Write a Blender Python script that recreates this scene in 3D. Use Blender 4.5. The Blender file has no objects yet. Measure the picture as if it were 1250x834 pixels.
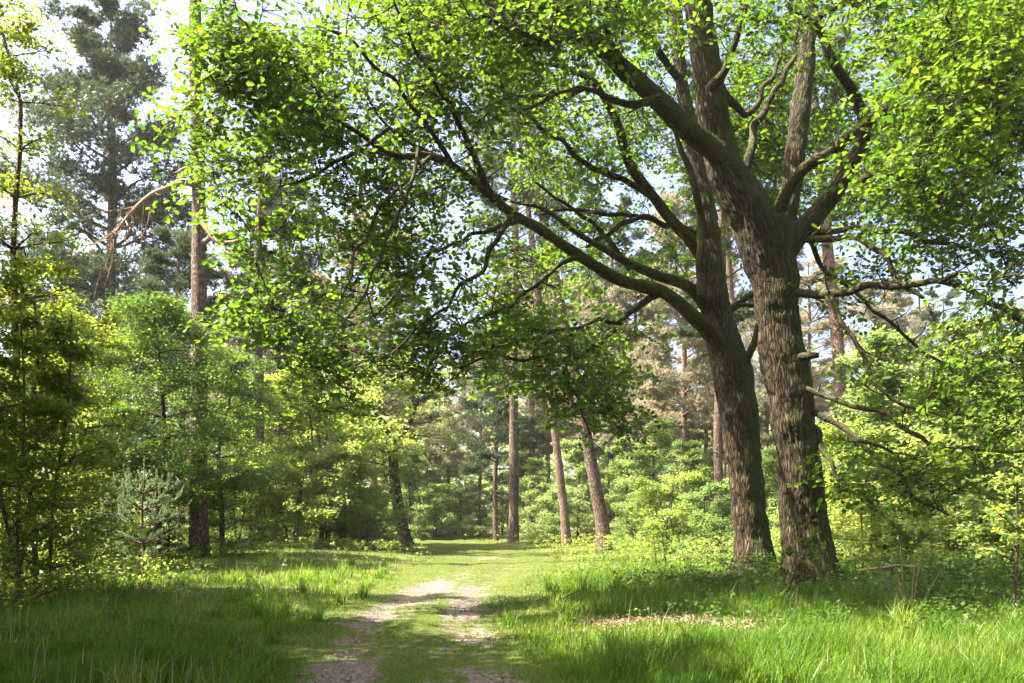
import bpy, math, random
import numpy as np
from mathutils import Vector

# ------------------------------------------------------------------ camera, sky, sun, exposure
W0, H0, F, HOR, CZ = 1250.0, 834.0, 1100.0, 630.0, 1.5
SC = bpy.context.scene
COL = SC.collection
cam = bpy.data.cameras.new("camera"); camo = bpy.data.objects.new("camera", cam); COL.objects.link(camo)
camo.location = (0, 0, CZ); camo.rotation_euler = (math.radians(90), 0, 0)
cam.sensor_width = 36.0; cam.lens = 36.0 * F / W0
cam.shift_y = (HOR - H0 / 2) / W0
cam.clip_end = 2000; cam.clip_start = 0.05
SC.camera = camo

SUN_EL, SUN_AZ = 54.0, -95.0          # azimuth measured from +Y (view direction), negative = left
el, az = math.radians(SUN_EL), math.radians(SUN_AZ)
SUN = np.array([math.cos(el) * math.sin(az), math.cos(el) * math.cos(az), math.sin(el)])
world = bpy.data.worlds.new("World"); SC.world = world; world.use_nodes = True
nt = world.node_tree
sky = nt.nodes.new("ShaderNodeTexSky"); sky.sky_type = 'NISHITA'; sky.sun_disc = False
sky.sun_elevation = el; sky.sun_rotation = az
sky.air_density = 0.55; sky.dust_density = 6.0; sky.ozone_density = 1.0
nt.links.new(sky.outputs[0], nt.nodes["Background"].inputs[0])
nt.nodes["Background"].inputs[1].default_value = 0.10
sl = bpy.data.lights.new("sun", 'SUN'); sl.energy = 5.0; sl.angle = math.radians(0.55); sl.color = (1.0, 0.93, 0.81)
slo = bpy.data.objects.new("sun", sl); COL.objects.link(slo)
slo.rotation_euler = Vector(SUN).to_track_quat('Z', 'Y').to_euler(); slo.location = (-20, 0, 40)
SC.view_settings.view_transform = 'Standard'; SC.view_settings.look = 'None'
SC.view_settings.gamma = 1.0; SC.view_settings.use_curve_mapping = False
SC.view_settings.exposure = 2.88
SC.cycles.use_denoising = True; SC.cycles.denoising_prefilter = 'NONE'
SC.cycles.max_bounces = 7; SC.cycles.diffuse_bounces = 4; SC.cycles.glossy_bounces = 2
SC.cycles.transmission_bounces = 4; SC.cycles.transparent_max_bounces = 8; SC.cycles.volume_bounces = 1
SC.cycles.sample_clamp_indirect = 6.0
SC.cycles.use_adaptive_sampling = True; SC.cycles.adaptive_threshold = 0.008

rng = np.random.default_rng(7)
random.seed(7)

def at(px, py, Y):
    return np.array([(px - 625.0) / F * Y, Y, CZ - (py - HOR) / F * Y])

# ------------------------------------------------------------------ numpy noise
_perm = np.random.default_rng(3).permutation(256); _perm = np.concatenate([_perm, _perm, _perm])
_grad = np.random.default_rng(4).normal(size=(256, 3)); _grad /= np.linalg.norm(_grad, axis=1)[:, None]
def pnoise(P):
    P = np.asarray(P, float); I = np.floor(P).astype(int); f = P - I; I &= 255
    u = f * f * f * (f * (f * 6 - 15) + 10); r = 0
    for dx in (0, 1):
        wx = u[:, 0] if dx else 1 - u[:, 0]
        for dy in (0, 1):
            wy = u[:, 1] if dy else 1 - u[:, 1]
            for dz in (0, 1):
                wz = u[:, 2] if dz else 1 - u[:, 2]
                h = _perm[_perm[_perm[(I[:, 0] + dx) & 255] + ((I[:, 1] + dy) & 255)] + ((I[:, 2] + dz) & 255)]
                g = _grad[h]
                r = r + wx * wy * wz * (g[:, 0] * (f[:, 0] - dx) + g[:, 1] * (f[:, 1] - dy) + g[:, 2] * (f[:, 2] - dz))
    return r * 1.6
def n2(x, y, s, z=0.0):
    x = np.atleast_1d(np.asarray(x, float)); y = np.atleast_1d(np.asarray(y, float))
    return pnoise(np.stack([x * s + 31.3, y * s + 17.7, np.zeros_like(x) + z + 0.37], 1))

# ------------------------------------------------------------------ object helpers
def link(o, parent=None):
    COL.objects.link(o)
    if parent is not None: o.parent = parent
    return o
def tag(o, label=None, cat=None, group=None, kind=None):
    if label: o["label"] = label
    if cat: o["category"] = cat
    if group: o["group"] = group
    if kind: o["kind"] = kind
    return o
def empty(name, loc=(0, 0, 0), rz=0.0):
    o = bpy.data.objects.new(name, None); o.empty_display_size = 0.3
    o.location = tuple(loc); o.rotation_euler = (0, 0, rz); return link(o)
def mesh_np(name, V, Fs, mats, attrs=None, smooth=False, mi=None):
    """V (n,3); Fs (m,k) one face size, or list of such arrays."""
    if not isinstance(Fs, list): Fs = [Fs]
    Fs = [f for f in Fs if len(f)]
    me = bpy.data.meshes.new(name); V = np.asarray(V, np.float32)
    me.vertices.add(len(V)); me.vertices.foreach_set("co", V.ravel())
    tot = sum(len(f) for f in Fs); loops = np.concatenate([f.ravel() for f in Fs]).astype(np.int32)
    sizes = np.concatenate([np.full(len(f), f.shape[1]) for f in Fs]).astype(np.int32)
    starts = np.concatenate([[0], np.cumsum(sizes)[:-1]]).astype(np.int32)
    me.loops.add(len(loops)); me.loops.foreach_set("vertex_index", loops)
    me.polygons.add(tot); me.polygons.foreach_set("loop_start", starts)
    if smooth: me.polygons.foreach_set("use_smooth", np.ones(tot, bool))
    for m in (mats if isinstance(mats, (list, tuple)) else [mats]): me.materials.append(m)
    if mi is not None: me.polygons.foreach_set("material_index", np.asarray(mi, np.int32))
    me.update(calc_edges=True)
    for k, a in (attrs or {}).items():
        a = np.asarray(a, np.float32)
        if a.ndim == 1:
            at_ = me.attributes.new(k, 'FLOAT', 'POINT'); at_.data.foreach_set("value", a)
        else:
            at_ = me.attributes.new(k, 'FLOAT_VECTOR', 'POINT'); at_.data.foreach_set("vector", a.ravel())
    return me
def obj(name, me, parent=None):
    return link(bpy.data.objects.new(name, me), parent)

class Buf:
    """collects verts, faces (tri and quad) and one or two attributes"""
    def __init__(s): s.V = []; s.T = []; s.Q = []; s.A = {}; s.n = 0
    def add(s, V, Fc, **at_):
        (s.T if Fc.shape[1] == 3 else s.Q).append(Fc + s.n); s.V.append(V); s.n += len(V)
        for k, a in at_.items(): s.A.setdefault(k, []).append(a)
    def mesh(s, name, mats, smooth=False):
        Fs = []
        if s.T: Fs.append(np.concatenate(s.T))
        if s.Q: Fs.append(np.concatenate(s.Q))
        return mesh_np(name, np.concatenate(s.V), Fs, mats, {k: np.concatenate(a) for k, a in s.A.items()}, smooth)

def smooth_line(P, R, step):
    """Catmull-Rom resample of control points and radii"""
    P = np.asarray(P, float); R = np.asarray(R, float)
    out = []; ro = []
    n = len(P)
    for i in range(n - 1):
        p0 = P[max(i - 1, 0)]; p1 = P[i]; p2 = P[i + 1]; p3 = P[min(i + 2, n - 1)]
        k = max(1, int(np.linalg.norm(p2 - p1) / step))
        for t in np.arange(k) / k:
            out.append(0.5 * ((2 * p1) + (-p0 + p2) * t + (2 * p0 - 5 * p1 + 4 * p2 - p3) * t * t + (-p0 + 3 * p1 - 3 * p2 + p3) * t ** 3))
            ro.append(R[i] * (1 - t) + R[i + 1] * t)
    out.append(P[-1]); ro.append(R[-1])
    return np.array(out), np.array(ro)
def tube(P, R, sides=8, cap=True):
    """returns V, quads, bark coords (r cos, r sin, s)"""
    P = np.asarray(P, float); R = np.asarray(R, float); n = len(P)
    T = np.gradient(P, axis=0); T /= (np.linalg.norm(T, axis=1)[:, None] + 1e-9)
    u = np.cross(T[0], [0.31, 0.95, 0.05]); u /= np.linalg.norm(u) + 1e-9
    U = np.empty_like(P)
    for i in range(n):
        u = u - T[i] * u.dot(T[i]); u = u / (np.linalg.norm(u) + 1e-9); U[i] = u
    B = np.cross(T, U)
    a = np.arange(sides) * 2 * math.pi / sides; c, s_ = np.cos(a), np.sin(a)
    V = P[:, None, :] + R[:, None, None] * (U[:, None, :] * c[None, :, None] + B[:, None, :] * s_[None, :, None])
    S = np.concatenate([[0], np.cumsum(np.linalg.norm(np.diff(P, axis=0), axis=1))])
    bk = np.stack([R[:, None] * c[None], R[:, None] * s_[None], np.repeat(S[:, None], sides, 1)], 2)
    i = np.arange(n - 1)[:, None] * sides; j = np.arange(sides)[None]; j2 = (j + 1) % sides
    Q = np.stack([i + j, i + j2, i + sides + j2, i + sides + j], 2).reshape(-1, 4)
    return V.reshape(-1, 3), Q, bk.reshape(-1, 3)
def add_tube(buf, P, R, sides=8):
    V, Q, bk = tube(P, R, sides)
    buf.add(V, Q, bk=bk)

def rot_from(dirs, up):
    """(m,3,3) matrices whose columns are x=dirs, y=side, z=normal close to up"""
    x = dirs / (np.linalg.norm(dirs, axis=1)[:, None] + 1e-9)
    y = np.cross(up, x); y /= np.linalg.norm(y, axis=1)[:, None] + 1e-9
    z = np.cross(x, y)
    return np.stack([x, y, z], 2)
def bake(TV, TF, Rm, T, S):
    m, n = len(T), len(TV)
    V = np.einsum('mij,nj->mni', Rm * S[:, None, None], TV) + T[:, None, :]
    Fa = TF[None] + (np.arange(m) * n)[:, None, None]
    return V.reshape(-1, 3), Fa.reshape(-1, TF.shape[1])
def rand_dirs(r, m, zs=1.0):
    d = r.normal(size=(m, 3)); d[:, 2] *= zs; return d / np.linalg.norm(d, axis=1)[:, None]

# leaf outlines: x = along the leaf, y = across, z = fold
LEAF_OAK = (np.array([[0, 0, 0], [.5, 0, -.03], [1, 0, -.10],
    [.22, .13, .03], [.36, .27, .05], [.50, .17, .02], [.70, .32, .04], [.88, .16, -.02],
    [.22, -.13, .03], [.36, -.27, .05], [.50, -.17, .02], [.70, -.32, .04], [.88, -.16, -.02]]),
    np.array([[0, 1, 3], [3, 1, 4], [4, 1, 5], [5, 1, 6], [6, 1, 7], [7, 1, 2], [0, 8, 1], [8, 9, 1], [9, 10, 1], [10, 11, 1], [11, 12, 1], [12, 2, 1]]))
LEAF_MID = (np.array([[0, 0, 0], [1, 0, -.08], [.30, .24, .04], [.74, .30, .03], [.30, -.24, .04], [.74, -.30, .03]]),
    np.array([[0, 1, 2], [2, 1, 3], [0, 4, 1], [4, 5, 1]]))
LEAF_SMALL = (np.array([[0, 0, 0], [1, 0, -.06], [.42, .36, .05], [.42, -.36, .05]]),
    np.array([[0, 1, 2], [0, 3, 1]]))
def tuft_tpl(r, n=12, w=0.055, spread=0.9):
    V = []; Fa = []
    for i in range(n):
        d = r.normal(size=3); d[2] = abs(d[2]) * .9 + .15; d[:2] *= spread; d /= np.linalg.norm(d)
        s = np.cross(d, r.normal(size=3)); s /= np.linalg.norm(s); b = d * .08
        V += [b + s * w * .5, b - s * w * .5, d * r.uniform(.75, 1.0)]; Fa.append([3 * i, 3 * i + 1, 3 * i + 2])
    return np.array(V), np.array(Fa)

# ------------------------------------------------------------------ materials
def newmat(name):
    m = bpy.data.materials.new(name); m.use_nodes = True; t = m.node_tree
    for n in list(t.nodes): t.nodes.remove(n)
    return m, t, t.nodes, t.links
def ramp(N, pts, interp='LINEAR'):
    r = N.new("ShaderNodeValToRGB"); r.color_ramp.interpolation = interp
    e = r.color_ramp.elements
    e[0].position = pts[0][0]; e[0].color = (*pts[0][1], 1)
    e[1].position = pts[-1][0]; e[1].color = (*pts[-1][1], 1)
    for p, c in pts[1:-1]:
        k = e.new(p); k.color = (*c, 1)
    return r
def leaf_mat(name, cols, tcols, tf=0.45, rough=0.45, clump=0.9, objvar=0.0):
    """cols / tcols: three colours, picked by per-leaf random + world-scale noise"""
    m, t, N, L = newmat(name)
    out = N.new("ShaderNodeOutputMaterial")
    a = N.new("ShaderNodeAttribute"); a.attribute_name = "rnd"
    g = N.new("ShaderNodeNewGeometry")
    no = N.new("ShaderNodeTexNoise"); no.inputs['Scale'].default_value = clump; no.inputs['Detail'].default_value = 1.0
    L.new(g.outputs['Position'], no.inputs['Vector'])
    ma = N.new("ShaderNodeMath"); ma.operation = 'MULTIPLY_ADD'; L.new(no.outputs['Fac'], ma.inputs[0]); ma.inputs[1].default_value = 1.1; ma.inputs[2].default_value = -0.55
    ad = N.new("ShaderNodeMath"); ad.operation = 'ADD'; L.new(a.outputs['Fac'], ad.inputs[0]); L.new(ma.outputs[0], ad.inputs[1]); last = ad
    if objvar:
        oi = N.new("ShaderNodeObjectInfo"); mo = N.new("ShaderNodeMath"); mo.operation = 'MULTIPLY_ADD'
        L.new(oi.outputs['Random'], mo.inputs[0]); mo.inputs[1].default_value = objvar; mo.inputs[2].default_value = -objvar / 2
        a2 = N.new("ShaderNodeMath"); a2.operation = 'ADD'; L.new(last.outputs[0], a2.inputs[0]); L.new(mo.outputs[0], a2.inputs[1]); last = a2
    r1 = ramp(N, [(0.0, cols[0]), (0.5, cols[1]), (1.0, cols[2])]); L.new(last.outputs[0], r1.inputs[0])
    r2 = ramp(N, [(0.0, tcols[0]), (0.5, tcols[1]), (1.0, tcols[2])]); L.new(last.outputs[0], r2.inputs[0])
    p = N.new("ShaderNodeBsdfPrincipled"); p.inputs['Roughness'].default_value = rough
    p.inputs['Specular IOR Level'].default_value = 0.16
    L.new(r1.outputs[0], p.inputs['Base Color'])
    tr = N.new("ShaderNodeBsdfTranslucent"); L.new(r2.outputs[0], tr.inputs['Color'])
    mx = N.new("ShaderNodeMixShader"); mx.inputs[0].default_value = tf
    L.new(p.outputs[0], mx.inputs[1]); L.new(tr.outputs[0], mx.inputs[2]); L.new(mx.outputs[0], out.inputs[0])
    return m
def bark_mat(name, c_dark, c_mid, c_light, moss=None, moss_amt=0.5, fs=(9, 9, 1.6), bump=1.0, flake=0.0, moss_dir=(0.75, -0.15, 0.35)):
    m, t, N, L = newmat(name)
    out = N.new("ShaderNodeOutputMaterial"); p = N.new("ShaderNodeBsdfPrincipled")
    p.inputs['Roughness'].default_value = 0.9; p.inputs['Specular IOR Level'].default_value = 0.15
    a = N.new("ShaderNodeAttribute"); a.attribute_name = "bk"
    mp = N.new("ShaderNodeMapping"); mp.inputs['Scale'].default_value = fs; L.new(a.outputs['Vector'], mp.inputs['Vector'])
    n1 = N.new("ShaderNodeTexNoise"); n1.inputs['Scale'].default_value = 1.0; n1.inputs['Detail'].default_value = 5; n1.inputs['Distortion'].default_value = 0.6
    L.new(mp.outputs[0], n1.inputs['Vector'])
    v = N.new("ShaderNodeTexVoronoi"); v.feature = 'DISTANCE_TO_EDGE'; v.inputs['Scale'].default_value = 2.2
    wv = N.new("ShaderNodeVectorMath"); wv.operation = 'MULTIPLY_ADD'; L.new(n1.outputs['Color'], wv.inputs[0]); wv.inputs[1].default_value = (.7, .7, .7); L.new(mp.outputs[0], wv.inputs[2])
    L.new(wv.outputs[0], v.inputs['Vector'])
    vr = ramp(N, [(0.0, (0, 0, 0)), (0.12, (.6, .6, .6)), (0.4, (1, 1, 1))]); L.new(v.outputs['Distance'], vr.inputs[0])
    mul = N.new("ShaderNodeMath"); mul.operation = 'MULTIPLY'; L.new(vr.outputs[0], mul.inputs[0]); L.new(n1.outputs['Fac'], mul.inputs[1])
    cr = ramp(N, [(0.08, c_dark), (0.42, c_mid), (0.72, c_light)]); L.new(mul.outputs[0], cr.inputs[0])
    big = N.new("ShaderNodeTexNoise"); big.inputs['Scale'].default_value = 1.3; big.inputs['Detail'].default_value = 4
    g = N.new("ShaderNodeNewGeometry"); L.new(g.outputs['Position'], big.inputs['Vector'])
    hv = N.new("ShaderNodeMix"); hv.data_type = 'RGBA'; hv.blend_type = 'MULTIPLY'; hv.inputs[0].default_value = 0.7
    bc = ramp(N, [(0.3, (.6, .58, .55)), (0.7, (1.15, 1.1, 1.05))]); L.new(big.outputs['Fac'], bc.inputs[0])
    L.new(cr.outputs[0], hv.inputs[6]); L.new(bc.outputs[0], hv.inputs[7]); last = hv.outputs[2]
    if moss:
        d = N.new("ShaderNodeVectorMath"); d.operation = 'DOT_PRODUCT'; L.new(g.outputs['Normal'], d.inputs[0]); d.inputs[1].default_value = moss_dir
        m2 = N.new("ShaderNodeMath"); m2.operation = 'MULTIPLY_ADD'; L.new(big.outputs['Fac'], m2.inputs[0]); m2.inputs[1].default_value = 1.8; m2.inputs[2].default_value = -0.95 + moss_amt
        m3 = N.new("ShaderNodeMath"); m3.operation = 'ADD'; m3.use_clamp = True; L.new(d.outputs['Value'], m3.inputs[0]); L.new(m2.outputs[0], m3.inputs[1])
        m4 = N.new("ShaderNodeMath"); m4.operation = 'MULTIPLY'; m4.inputs[1].default_value = 0.8; L.new(m3.outputs[0], m4.inputs[0])
        mm = N.new("ShaderNodeMix"); mm.data_type = 'RGBA'; L.new(m4.outputs[0], mm.inputs[0]); L.new(last, mm.inputs[6]); mm.inputs[7].default_value = (*moss, 1); last = mm.outputs[2]
    L.new(last, p.inputs['Base Color'])
    fine = N.new("ShaderNodeTexNoise"); fine.inputs['Scale'].default_value = 9; fine.inputs['Detail'].default_value = 3; L.new(mp.outputs[0], fine.inputs['Vector'])
    ba = N.new("ShaderNodeMath"); ba.operation = 'MULTIPLY_ADD'; L.new(fine.outputs['Fac'], ba.inputs[0]); ba.inputs[1].default_value = .25; L.new(mul.outputs[0], ba.inputs[2])
    b = N.new("ShaderNodeBump"); b.inputs['Strength'].default_value = bump; b.inputs['Distance'].default_value = 0.05
    L.new(ba.outputs[0], b.inputs['Height']); L.new(b.outputs[0], p.inputs['Normal'])
    L.new(p.outputs[0], out.inputs[0])
    return m

M = {}
M['oak_leaf'] = leaf_mat('oak_leaf', [(.024, .055, .009), (.048, .09, .012), (.085, .12, .018)],
                         [(.06, .145, .008), (.13, .235, .012), (.20, .295, .018)], tf=.5, rough=.4)
M['birch_leaf'] = leaf_mat('birch_leaf', [(.04, .08, .013), (.07, .115, .016), (.11, .155, .026)],
                         [(.12, .19, .014), (.23, .29, .022), (.37, .40, .04)], tf=.5, rough=.35)
M['dark_leaf'] = leaf_mat('dark_leaf', [(.026, .066, .012), (.045, .095, .014), (.07, .125, .02)],
                         [(.06, .13, .01), (.13, .21, .018), (.22, .30, .03)], tf=.4, rough=.4)
M['hazel_leaf'] = leaf_mat('hazel_leaf', [(.06, .11, .022), (.095, .155, .035), (.14, .19, .055)],
                         [(.22, .32, .035), (.36, .43, .055), (.48, .52, .1)], tf=.45, rough=.38, objvar=.5)
M['pale_leaf'] = leaf_mat('pale_leaf', [(.07, .12, .035), (.10, .15, .045), (.14, .18, .07)],
                         [(.20, .32, .06), (.32, .42, .08), (.42, .48, .14)], tf=.42, rough=.5, objvar=.6)
M['pine_needle'] = leaf_mat('pine_needle', [(.018, .036, .020), (.038, .058, .030), (.075, .085, .042)],
                         [(.04, .08, .04), (.08, .12, .05), (.14, .17, .06)], tf=.28, rough=.45, objvar=.2)
M['glare_tan_needle'] = leaf_mat('glare_tan_needle', [(.12, .13, .075), (.22, .19, .125), (.32, .24, .17)],
                         [(.18, .22, .1), (.34, .32, .18), (.46, .36, .24)], tf=.36, rough=.5, objvar=.5)  # tan needles, colour lifted to carry strong sun and glare in the distance
M['young_needle'] = leaf_mat('young_needle', [(.06, .10, .05), (.13, .18, .08), (.28, .34, .17)],
                         [(.1, .16, .07), (.2, .28, .1), (.3, .38, .14)], tf=.25, rough=.5)
M['grass'] = leaf_mat('grass', [(.028, .078, .006), (.064, .125, .009), (.14, .17, .032)],
                         [(.085, .20, .012), (.18, .30, .02), (.36, .41, .07)], tf=.4, rough=.42, clump=.55)
M['straw'] = leaf_mat('straw', [(.16, .13, .06), (.28, .23, .11), (.38, .32, .17)],
                         [(.2, .17, .08), (.3, .26, .12), (.4, .36, .2)], tf=.25, rough=.6)
M['litter'] = leaf_mat('litter', [(.09, .045, .025), (.19, .11, .07), (.28, .205, .15)],
                         [(.1, .05, .03), (.15, .08, .05), (.2, .12, .08)], tf=.12, rough=.6, clump=4)
M['oak_bark'] = bark_mat('oak_bark', (.010, .008, .005), (.058, .042, .024), (.145, .107, .063), moss=(.050, .062, .016), moss_amt=.26, fs=(10, 10, 1.9), bump=1.0)
M['branch_bark'] = bark_mat('branch_bark', (.015, .012, .008), (.05, .038, .024), (.11, .085, .052), moss=(.07, .082, .018), moss_amt=.0, fs=(16, 16, 4), bump=.6, moss_dir=(-.2, -.1, .6))
M['pine_bark'] = bark_mat('pine_bark', (.05, .035, .028), (.17, .115, .09), (.31, .225, .18), fs=(8, 8, 2.4), bump=1.0)
M['red_bark'] = bark_mat('red_bark', (.09, .06, .045), (.20, .135, .105), (.31, .23, .18), fs=(7, 7, 2.2), bump=.8)
M['grey_bark'] = bark_mat('grey_bark', (.03, .02, .015), (.09, .06, .045), (.17, .12, .09), fs=(11, 11, 3), bump=.8)
M['birch_bark'] = bark_mat('birch_bark', (.05, .03, .02), (.14, .08, .05), (.26, .17, .11), fs=(14, 14, 14), bump=.3)
M['dead_wood'] = bark_mat('dead_wood', (.14, .09, .06), (.30, .2, .14), (.48, .36, .27), fs=(10, 10, 3), bump=.5)

def ground_mat():
    m, t, N, L = newmat('ground'); out = N.new("ShaderNodeOutputMaterial"); p = N.new("ShaderNodeBsdfPrincipled")
    p.inputs['Roughness'].default_value = .95; p.inputs['Specular IOR Level'].default_value = .1
    g = N.new("ShaderNodeNewGeometry")
    a = N.new("ShaderNodeTexNoise"); a.inputs['Scale'].default_value = 1.2; a.inputs['Detail'].default_value = 6; L.new(g.outputs['Position'], a.inputs[0])
    b = N.new("ShaderNodeTexNoise"); b.inputs['Scale'].default_value = 22; b.inputs['Detail'].default_value = 4; L.new(g.outputs['Position'], b.inputs[0])
    r1 = ramp(N, [(.3, (.045, .05, .012)), (.5, (.07, .09, .018)), (.7, (.12, .10, .045))]); L.new(a.outputs['Fac'], r1.inputs[0])
    r2 = ramp(N, [(.3, (.5, .5, .45)), (.7, (1.35, 1.3, 1.2))]); L.new(b.outputs['Fac'], r2.inputs[0])
    mx = N.new("ShaderNodeMix"); mx.data_type = 'RGBA'; mx.blend_type = 'MULTIPLY'; mx.inputs[0].default_value = 1; L.new(r1.outputs[0], mx.inputs[6]); L.new(r2.outputs[0], mx.inputs[7])
    L.new(mx.outputs[2], p.inputs['Base Color'])
    bp = N.new("ShaderNodeBump"); bp.inputs['Strength'].default_value = .6; bp.inputs['Distance'].default_value = .04; L.new(b.outputs['Fac'], bp.inputs['Height']); L.new(bp.outputs[0], p.inputs['Normal'])
    L.new(p.outputs[0], out.inputs[0]); return m
def path_mat():
    m, t, N, L = newmat('path'); out = N.new("ShaderNodeOutputMaterial"); p = N.new("ShaderNodeBsdfPrincipled")
    p.inputs['Roughness'].default_value = .95; p.inputs['Specular IOR Level'].default_value = .1
    g = N.new("ShaderNodeNewGeometry"); at_ = N.new("ShaderNodeAttribute"); at_.attribute_name = "soil"
    a = N.new("ShaderNodeTexNoise"); a.inputs['Scale'].default_value = 3.0; a.inputs['Detail'].default_value = 7; a.inputs['Roughness'].default_value = .65; L.new(g.outputs['Position'], a.inputs[0])
    b = N.new("ShaderNodeTexNoise"); b.inputs['Scale'].default_value = 30; b.inputs['Detail'].default_value = 5; L.new(g.outputs['Position'], b.inputs[0])
    v = N.new("ShaderNodeTexVoronoi"); v.inputs['Scale'].default_value = 26; L.new(g.outputs['Position'], v.inputs['Vector'])
    soil = ramp(N, [(.28, (.045, .035, .027)), (.5, (.13, .104, .085)), (.72, (.25, .21, .178))]); L.new(b.outputs['Fac'], soil.inputs[0])
    spk = ramp(N, [(0, (1.25, 1.2, 1.15)), (.4, (.85, .85, .85)), (1, (.7, .7, .7))]); L.new(v.outputs['Distance'], spk.inputs[0])
    sm = N.new("ShaderNodeMix"); sm.data_type = 'RGBA'; sm.blend_type = 'MULTIPLY'; sm.inputs[0].default_value = .8; L.new(soil.outputs[0], sm.inputs[6]); L.new(spk.outputs[0], sm.inputs[7])
    moss = ramp(N, [(.3, (.035, .048, .012)), (.7, (.085, .10, .022))]); L.new(b.outputs['Fac'], moss.inputs[0])
    ad = N.new("ShaderNodeMath"); ad.operation = 'MULTIPLY_ADD'; L.new(a.outputs['Fac'], ad.inputs[0]); ad.inputs[1].default_value = 3.0; ad.inputs[2].default_value = -1.5
    a2 = N.new("ShaderNodeMath"); a2.operation = 'ADD'; L.new(at_.outputs['Fac'], a2.inputs[0]); L.new(ad.outputs[0], a2.inputs[1])
    cr = ramp(N, [(.42, (0, 0, 0)), (.56, (1, 1, 1))]); L.new(a2.outputs[0], cr.inputs[0])
    mx = N.new("ShaderNodeMix"); mx.data_type = 'RGBA'; L.new(cr.outputs[0], mx.inputs[0]); L.new(moss.outputs[0], mx.inputs[6]); L.new(sm.outputs[2], mx.inputs[7])
    L.new(mx.outputs[2], p.inputs['Base Color'])
    bb = N.new("ShaderNodeMath"); bb.operation = 'ADD'; L.new(b.outputs['Fac'], bb.inputs[0]); L.new(a.outputs['Fac'], bb.inputs[1])
    bp = N.new("ShaderNodeBump"); bp.inputs['Strength'].default_value = .9; bp.inputs['Distance'].default_value = .04; L.new(bb.outputs[0], bp.inputs['Height']); L.new(bp.outputs[0], p.inputs['Normal'])
    L.new(p.outputs[0], out.inputs[0]); return m
M['ground'] = ground_mat(); M['path'] = path_mat()

# ------------------------------------------------------------------ ground and path
PY = np.array([-6, 4, 8, 12, 15, 19, 25, 33, 43, 52, 62, 75, 95])
PX = np.array([-.2, -.5, -.9, -1.35, -1.4, -1.15, -.85, -.6, -2.2, -5, -10, -18, -30])
PWL = np.array([1.1, 1.15, 1.2, 1.25, 1.35, 1.6, 1.8, 2.0, 2.0, 2, 2, 2, 2])
def path_x(y): return np.interp(y, PY, PX)
def path_w(y): return np.interp(y, PY, PWL)
def path_d(x, y):               # signed distance outside the path's edge, with a wandering edge
    return np.abs(x - path_x(y)) - path_w(y) + .28 * n2(x, y, .55, 5.1) + .12 * n2(x, y, 1.9, 2.2)
def ss(x, a, b):
    t = np.clip((x - a) / (b - a), 0, 1); return t * t * (3 - 2 * t)
def gh(x, y):
    x = np.atleast_1d(np.asarray(x, float)); y = np.atleast_1d(np.asarray(y, float))
    d = np.abs(x - path_x(y)) - path_w(y)
    h = .05 * n2(x, y, .25) + .02 * n2(x, y, 1.1) + .10 * ss(d, -.3, 2.0)
    h += .16 * ss(d, .5, 5) * (x < path_x(y)) * ss(y, 20, 30) * (1 - ss(y, 46, 60))
    h += .10 * n2(x, y, .09, 3.3) * ss(d, 0, 6)
    dl = x - (path_x(y) - .62); dr = x - (path_x(y) + .62)
    h -= .035 * (np.exp(-(dl / .3) ** 2) + np.exp(-(dr / .3) ** 2)) * (d < 0.3)
    return h
def ghs(x, y): return float(gh(x, y)[0])

def nonuni(a, b, n, mid, p=2.2):
    t = np.linspace(-1, 1, n); s = np.sign(t) * np.abs(t) ** p
    return np.where(s < 0, mid + s * (mid - a), mid + s * (b - mid))
gx = nonuni(-320, 320, 200, -1, 2.8); gy = np.concatenate([np.linspace(-40, 0, 20)[:-1], np.linspace(0, 60, 260)[:-1], 60 + (np.linspace(0, 1, 80) ** 2) * 560])
X, Y = np.meshgrid(gx, gy); nx, ny = len(gx), len(gy)
Z = gh(X.ravel(), Y.ravel())
inside = (np.abs(X.ravel() - path_x(Y.ravel())) - path_w(Y.ravel())) < .25
Z = Z - .06 * (inside & (Y.ravel() < 90))
i, j = np.meshgrid(np.arange(nx - 1), np.arange(ny - 1)); b0 = (j * nx + i).ravel()
gq = np.stack([b0, b0 + 1, b0 + nx + 1, b0 + nx], 1)
tag(obj('ground', mesh_np('ground', np.stack([X.ravel(), Y.ravel(), Z], 1), gq, M['ground'], smooth=True)), kind='structure')
py_ = np.concatenate([np.linspace(-6, 30, 260)[:-1], np.linspace(30, 90, 120)]); pu = np.linspace(-1, 1, 60)
PYY, PUU = np.meshgrid(py_, pu, indexing='ij'); pxx = path_x(PYY) + PUU * (path_w(PYY) + .45)
zz = gh(pxx.ravel(), PYY.ravel()) + .004 - .055 * ss(np.abs(PUU.ravel()), .86, 1.0)
PATCH = [(-1.66, 8.7, .42, .9, .75), (-2.05, 13.3, .40, 1.0, .6), (-1.9, 15.6, .55, 1.0, .6), (-1.6, 19.2, .75, 2.4, .8), (-.8, 18.0, .4, 1.2, .35), (-.25, 8.3, .35, .5, .6), (-1.9, 10.6, .3, .8, .4),
 (-.42, 11.3, .26, 1.0, .55), (-.68, 13.7, .38, 1.0, .62), (-.8, 15.7, .35, .8, .6), (-.75, 32.4, .6, 1.0, .75), (-1.1, 23.5, .5, 1.2, .25), (.15, 26, .5, 1.5, .2)]
def soil_at(x, y):
    c = path_x(y); a = .30 * np.exp(-((x - c + .62) / .36) ** 2) + .27 * np.exp(-((x - c - .55) / .36) ** 2); a = a * (1 - .75 * ss(y, 20, 30))
    for cx, cy, rx, ry, k in PATCH: a = a + k * np.exp(-((x - cx) / rx) ** 2 - ((y - cy) / ry) ** 2)
    return np.minimum(a, .9)
SOIL = soil_at(pxx.ravel(), PYY.ravel())
b0 = (np.arange(len(py_) - 1)[:, None] * 60 + np.arange(59)[None]).ravel()
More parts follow.
